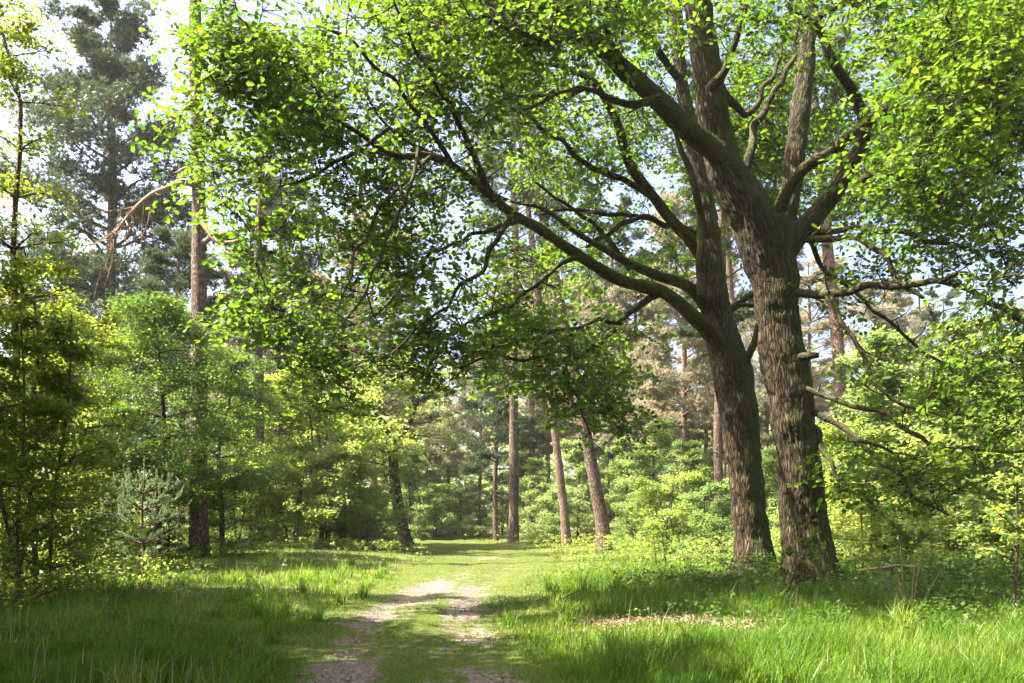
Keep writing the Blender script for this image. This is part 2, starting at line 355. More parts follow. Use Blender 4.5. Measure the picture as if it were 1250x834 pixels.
tag(obj('path', mesh_np('path', np.stack([pxx.ravel(), PYY.ravel(), zz], 1), np.stack([b0, b0 + 1, b0 + 61, b0 + 60], 1), M['path'], {'soil': SOIL}, smooth=True)), kind='structure')
# ------------------------------------------------------------------ patches the sun must reach: crowns leave gaps there
SUNLIT = []
def sunlit(px, py, r, Y=None, z=0.0):
    if Y is None: Y = F * (CZ - .05) / (py - HOR)
    SUNLIT.append((at(px, py, Y), r))
def shaded_ok(P):
    keep = np.ones(len(P), bool)
    for t, r in SUNLIT:
        d = P - t; a = d @ SUN; q = np.linalg.norm(d - a[:, None] * SUN, axis=1)
        keep &= ~((a > .3) & (q < r + .42))
    return keep
sunlit(882, 575, .34, 19.2); sunlit(884, 640, .30, 19.2); sunlit(886, 680, .25, 19.2)
sunlit(935, 470, .28, 16.6); sunlit(945, 600, .28, 16.6); sunlit(905, 310, .30, 16.4); sunlit(880, 200, .22, 16)
sunlit(800, 770, .45); sunlit(760, 769, .4); sunlit(850, 768, .4); sunlit(900, 745, .4); sunlit(700, 745, .5)
sunlit(660, 720, .6); sunlit(700, 705, 1.0); sunlit(760, 700, 1.0)

# ------------------------------------------------------------------ the two oaks
def px_line(pts, Y0, Y1, base=None):
    """pts (px,py,halfwidth px) -> 3D points with depth running Y0..Y1 along the limb"""
    p = np.array(pts, float); s = np.concatenate([[0], np.cumsum(np.hypot(*np.diff(p[:, :2], axis=0).T))]); s /= s[-1]
    Ys = Y0 + (Y1 - Y0) * s
    P = np.array([at(a, b, y) for a, b, y in zip(p[:, 0], p[:, 1], Ys)]); R = p[:, 2] / F * Ys * .93
    return P, R
def remesh_tree(name, lines, voxel, mat, amp, seed, flare=None):
    bm = Buf(); SKP = []; SKT = []; SKR = []; SKS = []; SKU = []
    for P, R in lines:
        P, R = smooth_line(P, R, .12)
        V, Q, bk = tube(P, R, 20); bm.add(V, Q)
        n = len(V); e = len(P)
        bm.T.append(np.stack([np.full(20, n), (np.arange(20) + 1) % 20, np.arange(20)], 1) + bm.n - n)
        bm.T.append(np.stack([np.full(20, n + 1), (e - 1) * 20 + np.arange(20), (e - 1) * 20 + (np.arange(20) + 1) % 20], 1) + bm.n - n)
        bm.V.append(np.array([P[0], P[-1]])); bm.n += 2
        T = np.gradient(P, axis=0); T /= np.linalg.norm(T, axis=1)[:, None]
        u = np.cross(T[0], [0, 1, 0]); U = []
        for t in T:
            u = u - t * u.dot(t); u /= np.linalg.norm(u); U.append(u)
        SKP.append(P); SKT.append(T); SKR.append(R); SKU.append(np.array(U)); SKS.append(P[0, 2] + np.concatenate([[0], np.cumsum(np.linalg.norm(np.diff(P, axis=0), axis=1))]))
    me = bm.mesh('tmp', mat); o = bpy.data.objects.new('tmp', me); COL.objects.link(o)
    md = o.modifiers.new('r', 'REMESH'); md.mode = 'VOXEL'; md.voxel_size = voxel
    sm = o.modifiers.new('s', 'SMOOTH'); sm.iterations = 7; sm.factor = .6
    dg = bpy.context.evaluated_depsgraph_get(); ev = o.evaluated_get(dg); m2 = bpy.data.meshes.new_from_object(ev)
    bpy.data.objects.remove(o)
    n = len(m2.vertices); V = np.empty(n * 3, np.float32); m2.vertices.foreach_get("co", V); V = V.reshape(-1, 3).astype(float)
    Nn = np.empty(n * 3, np.float32); m2.vertices.foreach_get("normal", Nn); Nn = Nn.reshape(-1, 3).astype(float)
    P = np.concatenate(SKP); T = np.concatenate(SKT); U = np.concatenate(SKU); S = np.concatenate(SKS); R = np.concatenate(SKR)
    idx = np.empty(n, int)
    for k in range(0, n, 4000):
        d = ((V[k:k + 4000, None] - P[None]) ** 2).sum(2) - (R[None] ** 2); idx[k:k + 4000] = d.argmin(1)
    d = V - P[idx]; al = (d * T[idx]).sum(1); pr = d - al[:, None] * T[idx]
    B = np.cross(T[idx], U[idx]); rr = np.linalg.norm(pr, axis=1) + 1e-6
    bk = np.stack([(pr * U[idx]).sum(1), (pr * B).sum(1), S[idx] + al], 1)
    rel = np.clip(R[idx] / .35, .25, 1)
    q = bk * np.array([1, 1, 1])
    w = .02 * np.stack([pnoise(q * 3 + 9), pnoise(q * 3 + 50), 0 * rr], 1); q = q + w
    rid = 1 - np.abs(pnoise(q * np.array([13, 13, 1.8]))) * 2.2; rid2 = 1 - np.abs(pnoise(q * np.array([24, 24, 3]) + 7)) * 2
    lump = pnoise(V * 2.3 + seed) ; lump2 = pnoise(V * 6 + seed)
    disp = amp * rel * (rid * .9 + rid2 * .35 - .6) + .045 * rel * lump + .016 * rel * lump2
    V = V + Nn * disp[:, None]
    if flare is not None: V = flare(V, Nn)
    m2.vertices.foreach_set("co", V.astype(np.float32).ravel())
    a = m2.attributes.new('bk', 'FLOAT_VECTOR', 'POINT'); a.data.foreach_set("vector", bk.astype(np.float32).ravel())
    m2.polygons.foreach_set("use_smooth", np.ones(len(m2.polygons), bool))
    m2.materials.clear(); m2.materials.append(mat); m2.update()
    return m2
def root_flare(base, r0, nroot, ph, z0):
    def f(V, Nn):
        d = V[:, :2] - base[:2]; th = np.arctan2(d[:, 1], d[:, 0]); z = V[:, 2] - z0
        k = np.exp(-np.clip(z, 0, None) / .38) * (r0 * (.35 + .65 * np.maximum(0, np.cos(nroot * th + ph)) ** 1.5)) * (z < 2.2)
        V = V.copy(); V[:, :2] += k[:, None] * d / (np.linalg.norm(d, axis=1)[:, None] + 1e-6); return V
    return f

A_TR = [(995, 752, 41), (994, 728, 40), (989, 700, 37.5), (981, 640, 33), (975, 560, 30), (968, 505, 31), (959, 452, 33), (951, 400, 31), (947, 352, 33), (939, 312, 37), (927, 275, 38)]
A1 = [(939, 325, 34), (918, 265, 33), (898, 228, 29), (883, 195, 25), (873, 151, 22), (865, 100, 21), (858, 50, 20), (852, 0, 20), (848, -80, 17), (850, -180, 13), (862, -300, 8)]
A2 = [(947, 310, 24), (958, 262, 18), (966, 226, 15), (972, 176, 14), (981, 100, 13), (987, 40, 12), (990, 0, 11), (994, -90, 8), (1004, -200, 5)]
A3 = [(950, 315, 22), (980, 278, 16), (1006, 252, 13), (1036, 206, 11), (1056, 160, 9), (1043, 116, 8), (1016, 75, 7), (1003, 42, 6), (985, 22, 4.5), (960, 8, 3)]
AL = [(896, 214, 13), (872, 184, 15), (838, 157, 15.5), (803, 121, 14), (763, 86, 13), (722, 45, 12), (682, 5, 11), (640, -40, 9), (580, -90, 6)]
A4 = [(950, 262, 8), (971, 217, 7.5), (1021, 181, 7), (1052, 156, 7), (1102, 111, 7), (1147, 80, 6), (1203, 55, 5), (1255, 28, 4), (1310, 0, 3)]
B_TR = [(922, 740, 31), (922, 715, 29), (919, 675, 24), (916, 634, 22.5), (907, 556, 24), (902, 504, 26), (893, 452, 27), (880, 403, 22), (873, 350, 16), (870, 310, 13.5), (862, 250, 12), (845, 170, 10.5), (831, 90, 9), (825, 0, 8), (822, -110, 5)]
BL1 = [(882, 425, 13), (853, 393, 11.5), (811, 358, 10), (758, 342, 9.5), (705, 311, 9), (663, 282, 8.5), (626, 261, 7.5), (600, 240, 6.8), (551, 201, 6.5), (511, 181, 5), (475, 156, 4), (450, 121, 3), (436, 80, 2)]
BL2 = [(872, 395, 10), (853, 362, 9), (832, 346, 8.5), (806, 338, 8), (769, 322, 7), (742, 307, 6), (705, 285, 5), (665, 256, 4), (610, 240, 3.5), (560, 190, 2)]
BL3 = [(872, 345, 11), (848, 300, 9.5), (824, 274, 9), (795, 237, 8), (769, 200, 8), (752, 146, 7), (735, 116, 6), (722, 98, 5.5), (682, 80, 4.5), (641, 75, 4), (601, 65, 3), (560, 58, 2)]
def slim(l, k): return (l[0], l[1] * k)
lA = [px_line(A_TR, 16.8, 16.8), px_line(A1, 16.8, 15.5), px_line(A2, 16.9, 18), px_line(A3, 16.8, 15.5), px_line(AL, 16.55, 13)]
lA = [slim(l, .91) for l in lA]
lB = [px_line(B_TR, 19.4, 19.6), px_line(BL1, 19.3, 13.2), px_line(BL2, 19.6, 16), px_line(BL3, 19.6, 16)]
lB = [slim(l, .95 if q == 0 else .87) for q, l in enumerate(lB)]
baseA = at(995, 735, 16.8); baseB = at(921, 715, 19.4)
zA, zB = ghs(baseA[0], 16.8), ghs(baseB[0], 19.4)

def sub(line, lab=None): return line
# thinner limbs: (points, depth start, depth end)
A_BR = [(A4, 16.7, 12.5),
 ([(1055, 160, 5), (1087, 153, 4), (1147, 176, 3.5), (1203, 211, 2.5), (1250, 235, 2), (1290, 250, 1.2)], 15.8, 13),
 ([(990, 285, 5), (1010, 282, 4), (1067, 279, 3.8), (1122, 292, 3.2), (1172, 302, 2.5), (1203, 322, 2), (1240, 350, 1.2)], 16.6, 13.5),
 ([(985, 292, 5), (1041, 291, 4), (1072, 311, 3.5), (1102, 342, 3), (1135, 375, 2), (1160, 420, 1.2)], 16.6, 14),
 ([(955, 358, 7), (985, 358, 5.5), (1031, 358, 5), (1082, 347, 4.6), (1147, 345, 4.2), (1203, 367, 3.8), (1250, 393, 3), (1300, 425, 2)], 16.7, 12.5),
 ([(1098, 114, 5), (1110, 136, 4.5), (1147, 143, 4), (1203, 146, 3), (1250, 162, 2.2), (1300, 170, 1.5)], 14.6, 11.5),
 ([(985, 262, 6), (1030, 235, 5), (1062, 216, 4.5), (1132, 209, 4), (1167, 221, 3.6), (1203, 247, 3), (1233, 262, 2.5), (1275, 290, 1.5)], 17, 15),
 ([(968, 470, 5), (994, 478, 3.5), (1049, 496, 3.2), (1091, 512, 3), (1132, 543, 2.8), (1184, 551, 2.4), (1250, 551, 1.6)], 16.6, 13.5),
 ([(975, 498, 5), (997, 504, 4), (1049, 538, 3.5), (1091, 582, 3), (1122, 608, 2.4), (1158, 629, 1.5)], 16.7, 14.5),
 ([(980, 515, 4), (1000, 525, 3.2), (1010, 560, 3), (1023, 585, 2.5), (1054, 612, 1.6)], 16.8, 15.6),
 ([(1012, 358, 4), (1033, 400, 3), (1054, 436, 2.8), (1080, 478, 2.4), (1112, 496, 2), (1153, 507, 1.2)], 15.8, 13.5),
 ([(1049, 538, 2.5), (1075, 545, 2.2), (1100, 560, 2), (1112, 600, 1.2)], 15.4, 14),
 ([(1147, 345, 3), (1180, 330, 2.6), (1215, 340, 2), (1260, 335, 1.2)], 13.9, 12),
 ([(990, 290, 4), (1005, 330, 3), (1040, 352, 2.5), (1090, 400, 2.2), (1140, 440, 1.8), (1190, 455, 1.2)], 17.2, 16.5),
 ([(1102, 111, 4), (1130, 60, 3.5), (1150, 20, 3), (1165, -30, 2)], 14.4, 11.5),
 ([(866, 110, 8), (890, 75, 5), (905, 35, 4), (915, -10, 3)], 15.8, 15),
 ([(858, 60, 6), (905, 140, 4.5), (930, 110, 3.5), (950, 70, 2.5), (955, 30, 1.5)], 16.8, 18.5),
 ([(903, 235, 6), (925, 150, 5), (945, 118, 4), (970, 60, 3), (975, 0, 2)], 17, 19.5),
 ([(988, 30, 6), (1012, 12, 5), (1050, 0, 4), (1100, -30, 2)], 16.9, 14),
 ([(722, 45, 6), (690, 50, 4), (640, 45, 3), (590, 20, 2)], 14.5, 11.5),
 ([(803, 121, 6), (760, 128, 4.5), (735, 110, 3.5), (700, 112, 2.5), (640, 135, 1.5)], 15.2, 13),
 ([(763, 86, 6), (740, 40, 4), (735, -10, 3), (720, -60, 2)], 15, 12),
]
B_BR = [
 ([(540, 196, 5), (521, 191, 4.5), (491, 191, 4), (460, 172, 3.4), (430, 156, 3), (400, 141, 2.5), (350, 130, 2), (300, 120, 1.5)], 14, 12.6),
 ([(797, 240, 5), (758, 218, 4), (713, 200, 3.4), (682, 171, 3), (652, 146, 2.8), (621, 111, 2.5), (576, 96, 2), (551, 75, 1.5)], 19, 15),
 ([(850, 286, 4.5), (795, 267, 3.6), (758, 276, 3.2), (732, 290, 2.8), (716, 302, 2)], 19.4, 18),
 ([(800, 268, 3.5), (748, 263, 3), (703, 255, 2.4), (660, 262, 1.5)], 19, 17.5),
 ([(808, 356, 6), (795, 364, 5), (769, 382, 4), (756, 395, 3.4), (727, 393, 3), (700, 400, 2.5), (658, 411, 2), (600, 425, 1.3)], 18.4, 15.5),
 ([(758, 393, 4), (742, 411, 3.5), (712, 431, 3.2), (690, 438, 3), (650, 440, 2.4), (600, 436, 1.8), (560, 450, 1.2)], 18, 14.5),
 ([(640, 268, 4), (621, 274, 3), (566, 292, 2.4), (521, 317, 2), (491, 352, 1.6), (460, 385, 1)], 16.2, 12.5),
 ([(705, 313, 4), (684, 324, 2.8), (653, 350, 2.4), (616, 374, 2), (560, 400, 1.4)], 17, 14.5),
 ([(525, 192, 3), (481, 237, 2.3), (450, 282, 2), (430, 327, 1.5), (415, 370, 1)], 13.6, 11.5),
 ([(857, 360, 7), (855, 305, 5.5), (850, 240, 4.5), (843, 213, 4), (830, 180, 3.5), (822, 150, 3)], 19, 18.5),
 ([(475, 156, 3), (430, 190, 2.5), (380, 215, 2), (330, 230, 1.4)], 12.8, 12.8),
 ([(551, 201, 4), (520, 150, 3), (480, 100, 2.6), (440, 60, 2.2), (390, 30, 1.5)], 14.3, 12.8),
 ([(400, 141, 2.5), (370, 90, 2.2), (330, 50, 1.8), (290, 20, 1.2)], 13, 12.4),
 ([(600, 240, 5), (560, 150, 3.4), (530, 100, 2.8), (500, 50, 2), (480, 0, 1.4)], 15.2, 12),
 ([(511, 181, 3), (500, 230, 2.4), (470, 290, 2), (450, 350, 1.6), (400, 420, 1)], 13.3, 11.8),
 ([(626, 261, 4), (585, 330, 2.6), (550, 370, 2), (500, 410, 1.5), (470, 440, 1)], 15.8, 13.2),
 ([(722, 98, 5), (690, 120, 4), (640, 110, 3), (600, 130, 2), (540, 140, 1.2)], 17.5, 15),
 ([(833, 100, 6), (800, 60, 4.5), (770, 20, 3.5), (740, -30, 2.2)], 19.6, 17.5),
 ([(890, 455, 5), (908, 448, 5), (930, 380, 4.5), (900, 372, 3)], 19.3, 18.6),
 ([(880, 390, 6), (897, 375, 5), (930, 352, 4), (960, 345, 3)], 19.5, 19.8),
 ([(700, 400, 2.4), (690, 450, 2), (705, 490, 1.5), (720, 530, 1)], 16.8, 15.8),
 ([(769, 329, 4), (730, 280, 3), (690, 250, 2.4), (650, 220, 1.6)], 19.4, 18.5),
]
# crowns: ellipsoids (px, py, Y, rx px, ry px, rY m, number of sprays)
A_CR = [(1150, 50, 14.5, 95, 80, 2.2, 120), (1215, 40, 11.5, 80, 80, 1.4, 100), (1200, 150, 12.5, 80, 60, 1.5, 90), (1150, 160, 15, 80, 60, 1.6, 60),
 (1150, 235, 14.2, 100, 38, 1.4, 50), (1215, 320, 13.5, 60, 50, 1.2, 26), (1205, 420, 13.5, 75, 50, 1.2, 40), (1110, 470, 14.5, 80, 50, 1.2, 30),
 (1075, 575, 15.4, 60, 45, .9, 28), (1150, 590, 14.6, 70, 50, .9, 20), (1190, 510, 14.2, 60, 45, 1, 20), (1130, 290, 15.5, 90, 45, 1.4, 40), (1030, 130, 20.5, 90, 120, 1.6, 170), (1130, 200, 18, 80, 60, 1.5, 60), (950, 200, 21.5, 50, 70, 1.2, 50), (930, 60, 20.5, 80, 90, 1.4, 90),
 (930, 170, 21, 50, 60, 1.2, 40), (850, -110, 17, 200, 70, 3, 60), (1060, -100, 15, 180, 70, 3, 60), (670, 0, 13.6, 110, 60, 1.6, 100), (760, 30, 15, 70, 50, 1.6, 50),
 (1260, 100, 13, 100, 150, 2, 100), (1060, 340, 16.5, 50, 40, .9, 12), (1060, 225, 18.5, 60, 50, 1.2, 36), (1280, 480, 13.5, 60, 90, 1.5, 20), (560, 0, 12.6, 90, 50, 1.5, 70),
 (940, 20, 15.2, 60, 40, .8, 14), (1060, 30, 15.5, 60, 50, .9, 30)]
B_CR = [(318, 80, 12.8, 85, 75, 2.2, 105), (300, 190, 13, 65, 70, 2.2, 78), (350, 190, 13.6, 85, 80, 2.2, 96), (400, 70, 13.4, 95, 75, 1.8, 130), (455, 185, 14.6, 85, 80, 1.8, 90),
 (365, 310, 13.8, 70, 65, 1.4, 84), (430, 375, 14.4, 85, 70, 1.6, 96), (410, 445, 14.4, 60, 45, 1.2, 30), (520, 415, 15, 90, 52, 1.6, 76), (480, 295, 14.6, 90, 60, 1.5, 60), (610, 435, 16, 95, 40, 1.8, 48),
 (690, 455, 16.8, 80, 42, 1.6, 26), (742, 500, 16.6, 40, 42, 1.3, 20), (712, 490, 17, 45, 36, 1.4, 14), (560, 120, 15, 95, 60, 1.8, 70), (650, 130, 16.8, 85, 60, 1.6, 60), (500, 60, 14, 95, 60, 1.6, 70), (700, 210, 18.4, 80, 50, 1.4, 50),
 (640, 375, 17, 70, 45, 1.3, 32), (620, 310, 17, 60, 38, 1, 14), (780, 120, 20.8, 60, 90, 1.5, 90), (680, 190, 20.5, 80, 70, 1.6, 70), (620, 60, 17.5, 90, 60, 1.6, 70), (730, 300, 21, 70, 60, 1.4, 50),
 (860, 200, 22, 70, 110, 1.4, 70), (700, 60, 19, 80, 60, 1.5, 60), (560, 230, 15.8, 60, 50, 1.2, 26), (660, 400, 17.5, 70, 40, 1.2, 24), (760, 420, 18.4, 60, 40, 1.2, 40), (800, 330, 21, 55, 55, 1.0, 22),
 (258, 120, 12.8, 36, 75, 1.5, 56), (245, 55, 12.8, 30, 50, 1.4, 36), (250, 195, 13, 32, 42, 1.3, 30), (290, -50, 12.8, 120, 50, 1.4, 24), (480, -70, 13.8, 140, 50, 1.6, 20), (325, 375, 13.9, 40, 50, .9, 30), (610, 20, 15, 100, 50, 1.6, 60)]

def rosette_spray(r, leaf, nros, nleaf, L=.11, size=.42, flat=.35):
    """one spray of a twig end: rosettes of leaves around short twigs; returns leaf V,F and per-leaf rnd, twigs list"""
    V = []; Fa = []; A = []; n = 0; tw = []
    TV, TF = leaf
    for k in range(nros):
        c = r.normal(size=3) * size * np.array([.62, .62, flat]); c[0] += size * .15
        tw.append(np.array([[-size * .5, 0, 0], c]))
        a0 = r.uniform(0, 6.28); m = nleaf
        a = a0 + np.arange(m) * 6.28 / m + r.normal(size=m) * .3
        d = np.stack([np.cos(a), np.sin(a), r.normal(-.12, .30, m)], 1)
        up = np.stack([r.normal(0, .6, m), r.normal(0, .6, m), np.ones(m)], 1)
        T = c + d * .02 + r.normal(0, .02, (m, 3)); S = L * r.uniform(.7, 1.2, m)
        v, f = bake(TV, TF, rot_from(d, up), T, S)
        V.append(v); Fa.append(f + n); n += len(v); A.append(np.repeat(np.clip(r.normal(.5, .2, m), 0, 1), len(TV)))
    return np.concatenate(V), np.concatenate(Fa), np.concatenate(A), tw

def grow_crown(seed, skel_P, crowns, cull=True):
    """sample spray centres in ellipsoids and connect each to the branching skeleton with a twig"""
    r = np.random.default_rng(seed); C = []
    for px, py, Yc, rx, ry, rY, n in crowns:
        k = r.normal(size=(n, 3)) * .56; k /= np.maximum(1, np.linalg.norm(k, axis=1)[:, None] / 1.35)
        for q in k:
            y = Yc + q[1] * rY; C.append(at(px + q[0] * rx, py + q[2] * ry, y) if True else 0)
    C = np.array(C)
    if cull: C = C[shaded_ok(C)]
    C = C[pnoise(C * .75 + 5) + .5 * pnoise(C * 1.7 + 9) > -.28]
    nodes = [skel_P]; N = skel_P.copy()
    d = np.array([np.min(((N - c) ** 2).sum(1)) for c in C]); order = np.argsort(d)
    cap = len(N) + len(C) * 14; NN = np.empty((cap, 3)); NN[:len(N)] = N; cnt = len(N)
    twigs = []; out = []
    for i in order:
        c = C[i]; dd = ((NN[:cnt] - c) ** 2).sum(1); j = int(dd.argmin()); p = NN[j]; L = math.sqrt(dd[j])
        k = max(3, int(L / .22)); k = min(k, 13)
        t = np.linspace(0, 1, k + 1)[:, None]; side = r.normal(size=3) * .14 * L; side[2] += .10 * L
        pts = p * (1 - t) + c * t + side * (t * (1 - t)) * 2 + r.normal(size=(k + 1, 3)) * .012 * (t * (1 - t) * 4)
        twigs.append((pts, np.linspace(.006 + .0075 * L, .0045, k + 1)))
        NN[cnt:cnt + k - 1] = pts[1:-1] if k - 1 > 0 else pts[1:2]; cnt += k - 1
        out.append((c, c - p))
    return out, twigs

def build_oak(name, lines, brs, crowns, root, voxel, seed, flare, base):
    me = remesh_tree(name + '_trunk', lines, voxel, M['oak_bark'], .019, seed, flare)
    me.transform(__import__('mathutils').Matrix.Translation(-Vector(base)))
    obj('trunk', me, root)
    sk = []; spurs = []
    for P, R in lines[1:]:
        P, R = smooth_line(P, R, .25); sk.append(P[len(P) // 4:]); spurs.append((P[len(P) // 3:], R[len(P) // 3:]))
    for pts, y0, y1 in brs:
        P, R = px_line(pts, y0, y1); P, R = smooth_line(P, R, .10)
        s = np.linspace(0, 1, len(P)); w = .065 * np.sin(s * math.pi)[:, None]
        P = P + w * np.stack([pnoise(P * 1.9 + 3), pnoise(P * 1.9 + 31), pnoise(P * 1.9 + 77)], 1) * 1.6
        R = R * (1 + .16 * pnoise(P * 5 + 11) + .22 * np.clip(pnoise(P * 2.6 + 3) - .35, 0, 1)); spurs.append((P, R))
        b = Buf(); V, Q, bk = tube(P, R, 10); b.add(V - base, Q, bk=bk); obj('branch', b.mesh('oak_branch', M['branch_bark'], True), root)
        sk.append(P[::2])
    sk = np.concatenate(sk)
    out, twigs = grow_crown(seed, sk, crowns)
    r = np.random.default_rng(seed + 5)
    tp_near = [rosette_spray(r, LEAF_OAK, 11, 4, .098, .44, .26) for _ in range(5)]
    tp_far = [rosette_spray(r, LEAF_MID, 11, 4, .104, .48, .27) for _ in range(5)]
    tb = Buf(); lb = Buf()
    for P, R in twigs: add_tube(tb, P - base, R, 5 if R[0] > .012 else 4)
    for P, R in spurs:                      # dead spurs and whiskers along the limbs
        for q in range(int(len(P) * (.28 if len(P) > 40 else .5))):
            k = r.integers(1, len(P)); d = r.normal(size=3); d /= np.linalg.norm(d); L = r.uniform(.12, .55); e = P[k] + d * (R[k] + L)
            m_ = P[k] + d * (R[k] + L * .5) + r.normal(size=3) * .05; add_tube(tb, np.array([P[k], m_, e]) - base, np.array([.014, .009, .004]) * (.6 + L), 4)
            if r.uniform() < .5: add_tube(tb, np.array([m_, m_ + r.normal(size=3) * .16]) - base, np.array([.006, .003]), 3)
    for c, dr in out:
        tp = (tp_near if c[1] < 13.2 else tp_far)[r.integers(5)]
        d = dr * np.array([1, 1, .35]); d = d / (np.linalg.norm(d) + 1e-6) + r.normal(size=3) * .25
        Rm = rot_from(d[None], np.array([[r.normal(0, .25), r.normal(0, .25), 1]]))[0] * r.uniform(.85, 1.2)
        V = tp[0] @ Rm.T + c - base; o = r.normal(0, .12)
        lb.add(V, tp[1], rnd=np.clip(tp[2] + o, 0, 1))
        for w in tp[3]: add_tube(tb, w @ Rm.T + c - base, np.array([.0045, .002]), 3)
    tag(obj('twigs', tb.mesh('oak_twigs', M['branch_bark']), root), kind='stuff')
    tag(obj('foliage', lb.mesh('oak_foliage', M['oak_leaf']), root), kind='stuff')

rootA = empty('oak_tree', (baseA[0], 16.8, zA)); tag(rootA, 'thick oak with trunk forking into three limbs, right one of the two big oaks', 'tree')
rootB = empty('oak_tree', (baseB[0], 19.4, zB)); tag(rootB, 'slightly farther oak whose long limb reaches left over the path, behind the forked oak', 'tree')
bA = np.array([baseA[0], 16.8, zA]); bB = np.array([baseB[0], 19.4, zB])
build_oak('forked', lA, A_BR, A_CR, rootA, .030, 11, root_flare(bA, .24, 5, .4, zA), bA)
build_oak('leaning', lB, B_BR, B_CR, rootB, .036, 23, root_flare(bB, .32, 4, 1.9, zB), bB)
# broken stub on the forked oak
k0 = at(972, 437, 16.5); sb = Buf(); P = np.array([k0, k0 + [.22, -.18, .01], k0 + [.30, -.27, .0]]); P2, R2 = smooth_line(P, np.array([.10, .065, .045]), .04)
V, Q, bk = tube(P2, R2 * (1 + .1 * pnoise(P2 * 9)), 14); sb.add(V - bA, Q, bk=bk); n = len(V)
sb.add(np.concatenate([V[-14:] - bA, (P2[-1] - [.02, -.01, .0] - bA)[None]]), np.stack([np.arange(14), (np.arange(14) + 1) % 14, np.full(14, 14)], 1), bk=np.zeros((15, 3)))
st = obj('branch_stub', sb.mesh('branch_stub', M['branch_bark'], False), rootA); st["label"] = "short sawn-off stub of a branch"

# ------------------------------------------------------------------ generic trees (mesh sets are shared between copies)
def leaf_cloud(r, centres, radii, per, leaf, L, flat=.5, tilt=.6, mat=None):
    """many single leaves around centres"""
    m = len(centres) * per; c = np.repeat(centres, per, 0); rr = np.repeat(radii, per)[:, None]
    q = r.normal(size=(m, 3)); q /= np.linalg.norm(q, axis=1)[:, None]; q *= r.uniform(.05, 1, (m, 1)) ** .5; q[:, 2] *= flat
    T = c + q * rr; d = rand_dirs(r, m, .5); up = np.stack([r.normal(0, tilt, m), r.normal(0, tilt, m), np.ones(m)], 1)
    V, Fa = bake(leaf[0], leaf[1], rot_from(d, up), T, L * r.uniform(.65, 1.25, m))
    cr = np.repeat(r.normal(0, .14, len(centres)), per)
    return V, Fa, np.repeat(np.clip(r.normal(.5, .17, m) + cr, 0, 1), len(leaf[0]))
def wob(r, P, a, sc=.6):
    o = r.uniform(0, 50, 3); s = np.linspace(0, 1, len(P))[:, None]
    return P + a * s ** .5 * np.stack([pnoise(P * sc + o[0]), pnoise(P * sc + o[1]), 0 * P[:, 0]], 1)
def gen_broad(seed, H, rad, base, nbr, nclump, per, L, leaf, bark, lm, tr=.12, lean=(0, 0), clump_r=.55, shape='round', stems=1, ascend=.5, flat=.5):
    r = np.random.default_rng(seed); wb = Buf(); tips = []; trunks = Buf()
    for s in range(stems):
        off = np.array([r.normal(0, .25), r.normal(0, .25), 0]) if stems > 1 else np.zeros(3)
        ln = np.array([lean[0], lean[1], 0]) + (np.array([r.normal(0, .12), r.normal(0, .12), 0]) * H if stems > 1 else 0)
        k = 14; t = np.linspace(0, 1, k)[:, None]
        P = off + np.array([0, 0, 1.0]) * t * H * .96 + ln * t ** 1.2; P[0, 2] -= .15
        P = wob(r, P, .05 * H, .35); R = tr * (1 - t[:, 0]) ** .8 * (1.0 if stems == 1 else .6) + .012; R[0] *= 1.35
        P, R = smooth_line(P, R, H / 26); add_tube(trunks, P, R, 10 if tr > .1 else 6)
        n_ = max(3, nbr // stems)
        for b in range(n_):
            f = base + (1 - base) * ((b + r.uniform(0, .8)) / n_) ** .9; f = min(f, .97)
            i = int(f * (len(P) - 1)); p0 = P[i]
            h = (f - base) / (1 - base)
            prof = {'round': math.sin(math.pi * (.15 + .8 * h)), 'cone': 1.05 - .85 * h, 'column': .65 + .35 * math.sin(math.pi * h) - .3 * h, 'bush': 1 - .45 * h}[shape]
            ln_ = rad * prof * r.uniform(.7, 1.1); a = b * 2.4 + r.normal(0, .4)
            d = np.array([math.cos(a), math.sin(a), ascend * r.uniform(.5, 1.4)])
            tt = np.linspace(0, 1, 6)[:, None]; Q = p0 + d * ln_ * tt + np.array([0, 0, -.22 * ln_]) * tt ** 2 * (1.4 if shape == 'round' else .8)
            Q = wob(r, Q, .16 * ln_, 1.2); add_tube(wb, Q, np.linspace(max(.008, R[i] * .5), .006, 6), 5)
            for u in (.45, .65, .82, 1.0): tips.append((Q[min(5, int(u * 5 + .5))], ln_ * (.5 if u < .9 else .3), d))
            for q in range(3):
                u = r.uniform(.3, .9); s0 = Q[int(u * 5)]; dd = np.array([math.cos(a + r.normal(0, 1.0)), math.sin(a + r.normal(0, 1.0)), r.uniform(-.1, .6)])
                e = s0 + dd * ln_ * .4; add_tube(wb, np.array([s0, (s0 + e) / 2 + [0, 0, .04], e]), np.array([.009, .007, .004]), 3); tips.append((e, ln_ * .28, d))
    tips_p = np.array([t_[0] for t_ in tips]); tr_ = np.array([t_[1] for t_ in tips])
    idx = r.integers(0, len(tips), nclump); C = tips_p[idx] + rand_dirs(r, nclump) * (tr_[idx] * r.uniform(0, 1, nclump))[:, None] * np.array([1, 1, .6])
    C[:, 2] = np.maximum(C[:, 2], .12)
    V, Fa, A = leaf_cloud(r, C, clump_r * r.uniform(.5, 1.1, nclump), per, leaf, L, flat)
    lb = Buf(); lb.add(V, Fa, rnd=A)
    return [('trunk', trunks.mesh('trunk', bark, True), None), ('branches', wb.mesh('branches', bark, True), 'stuff'), ('foliage', lb.mesh('foliage', lm), 'stuff')]
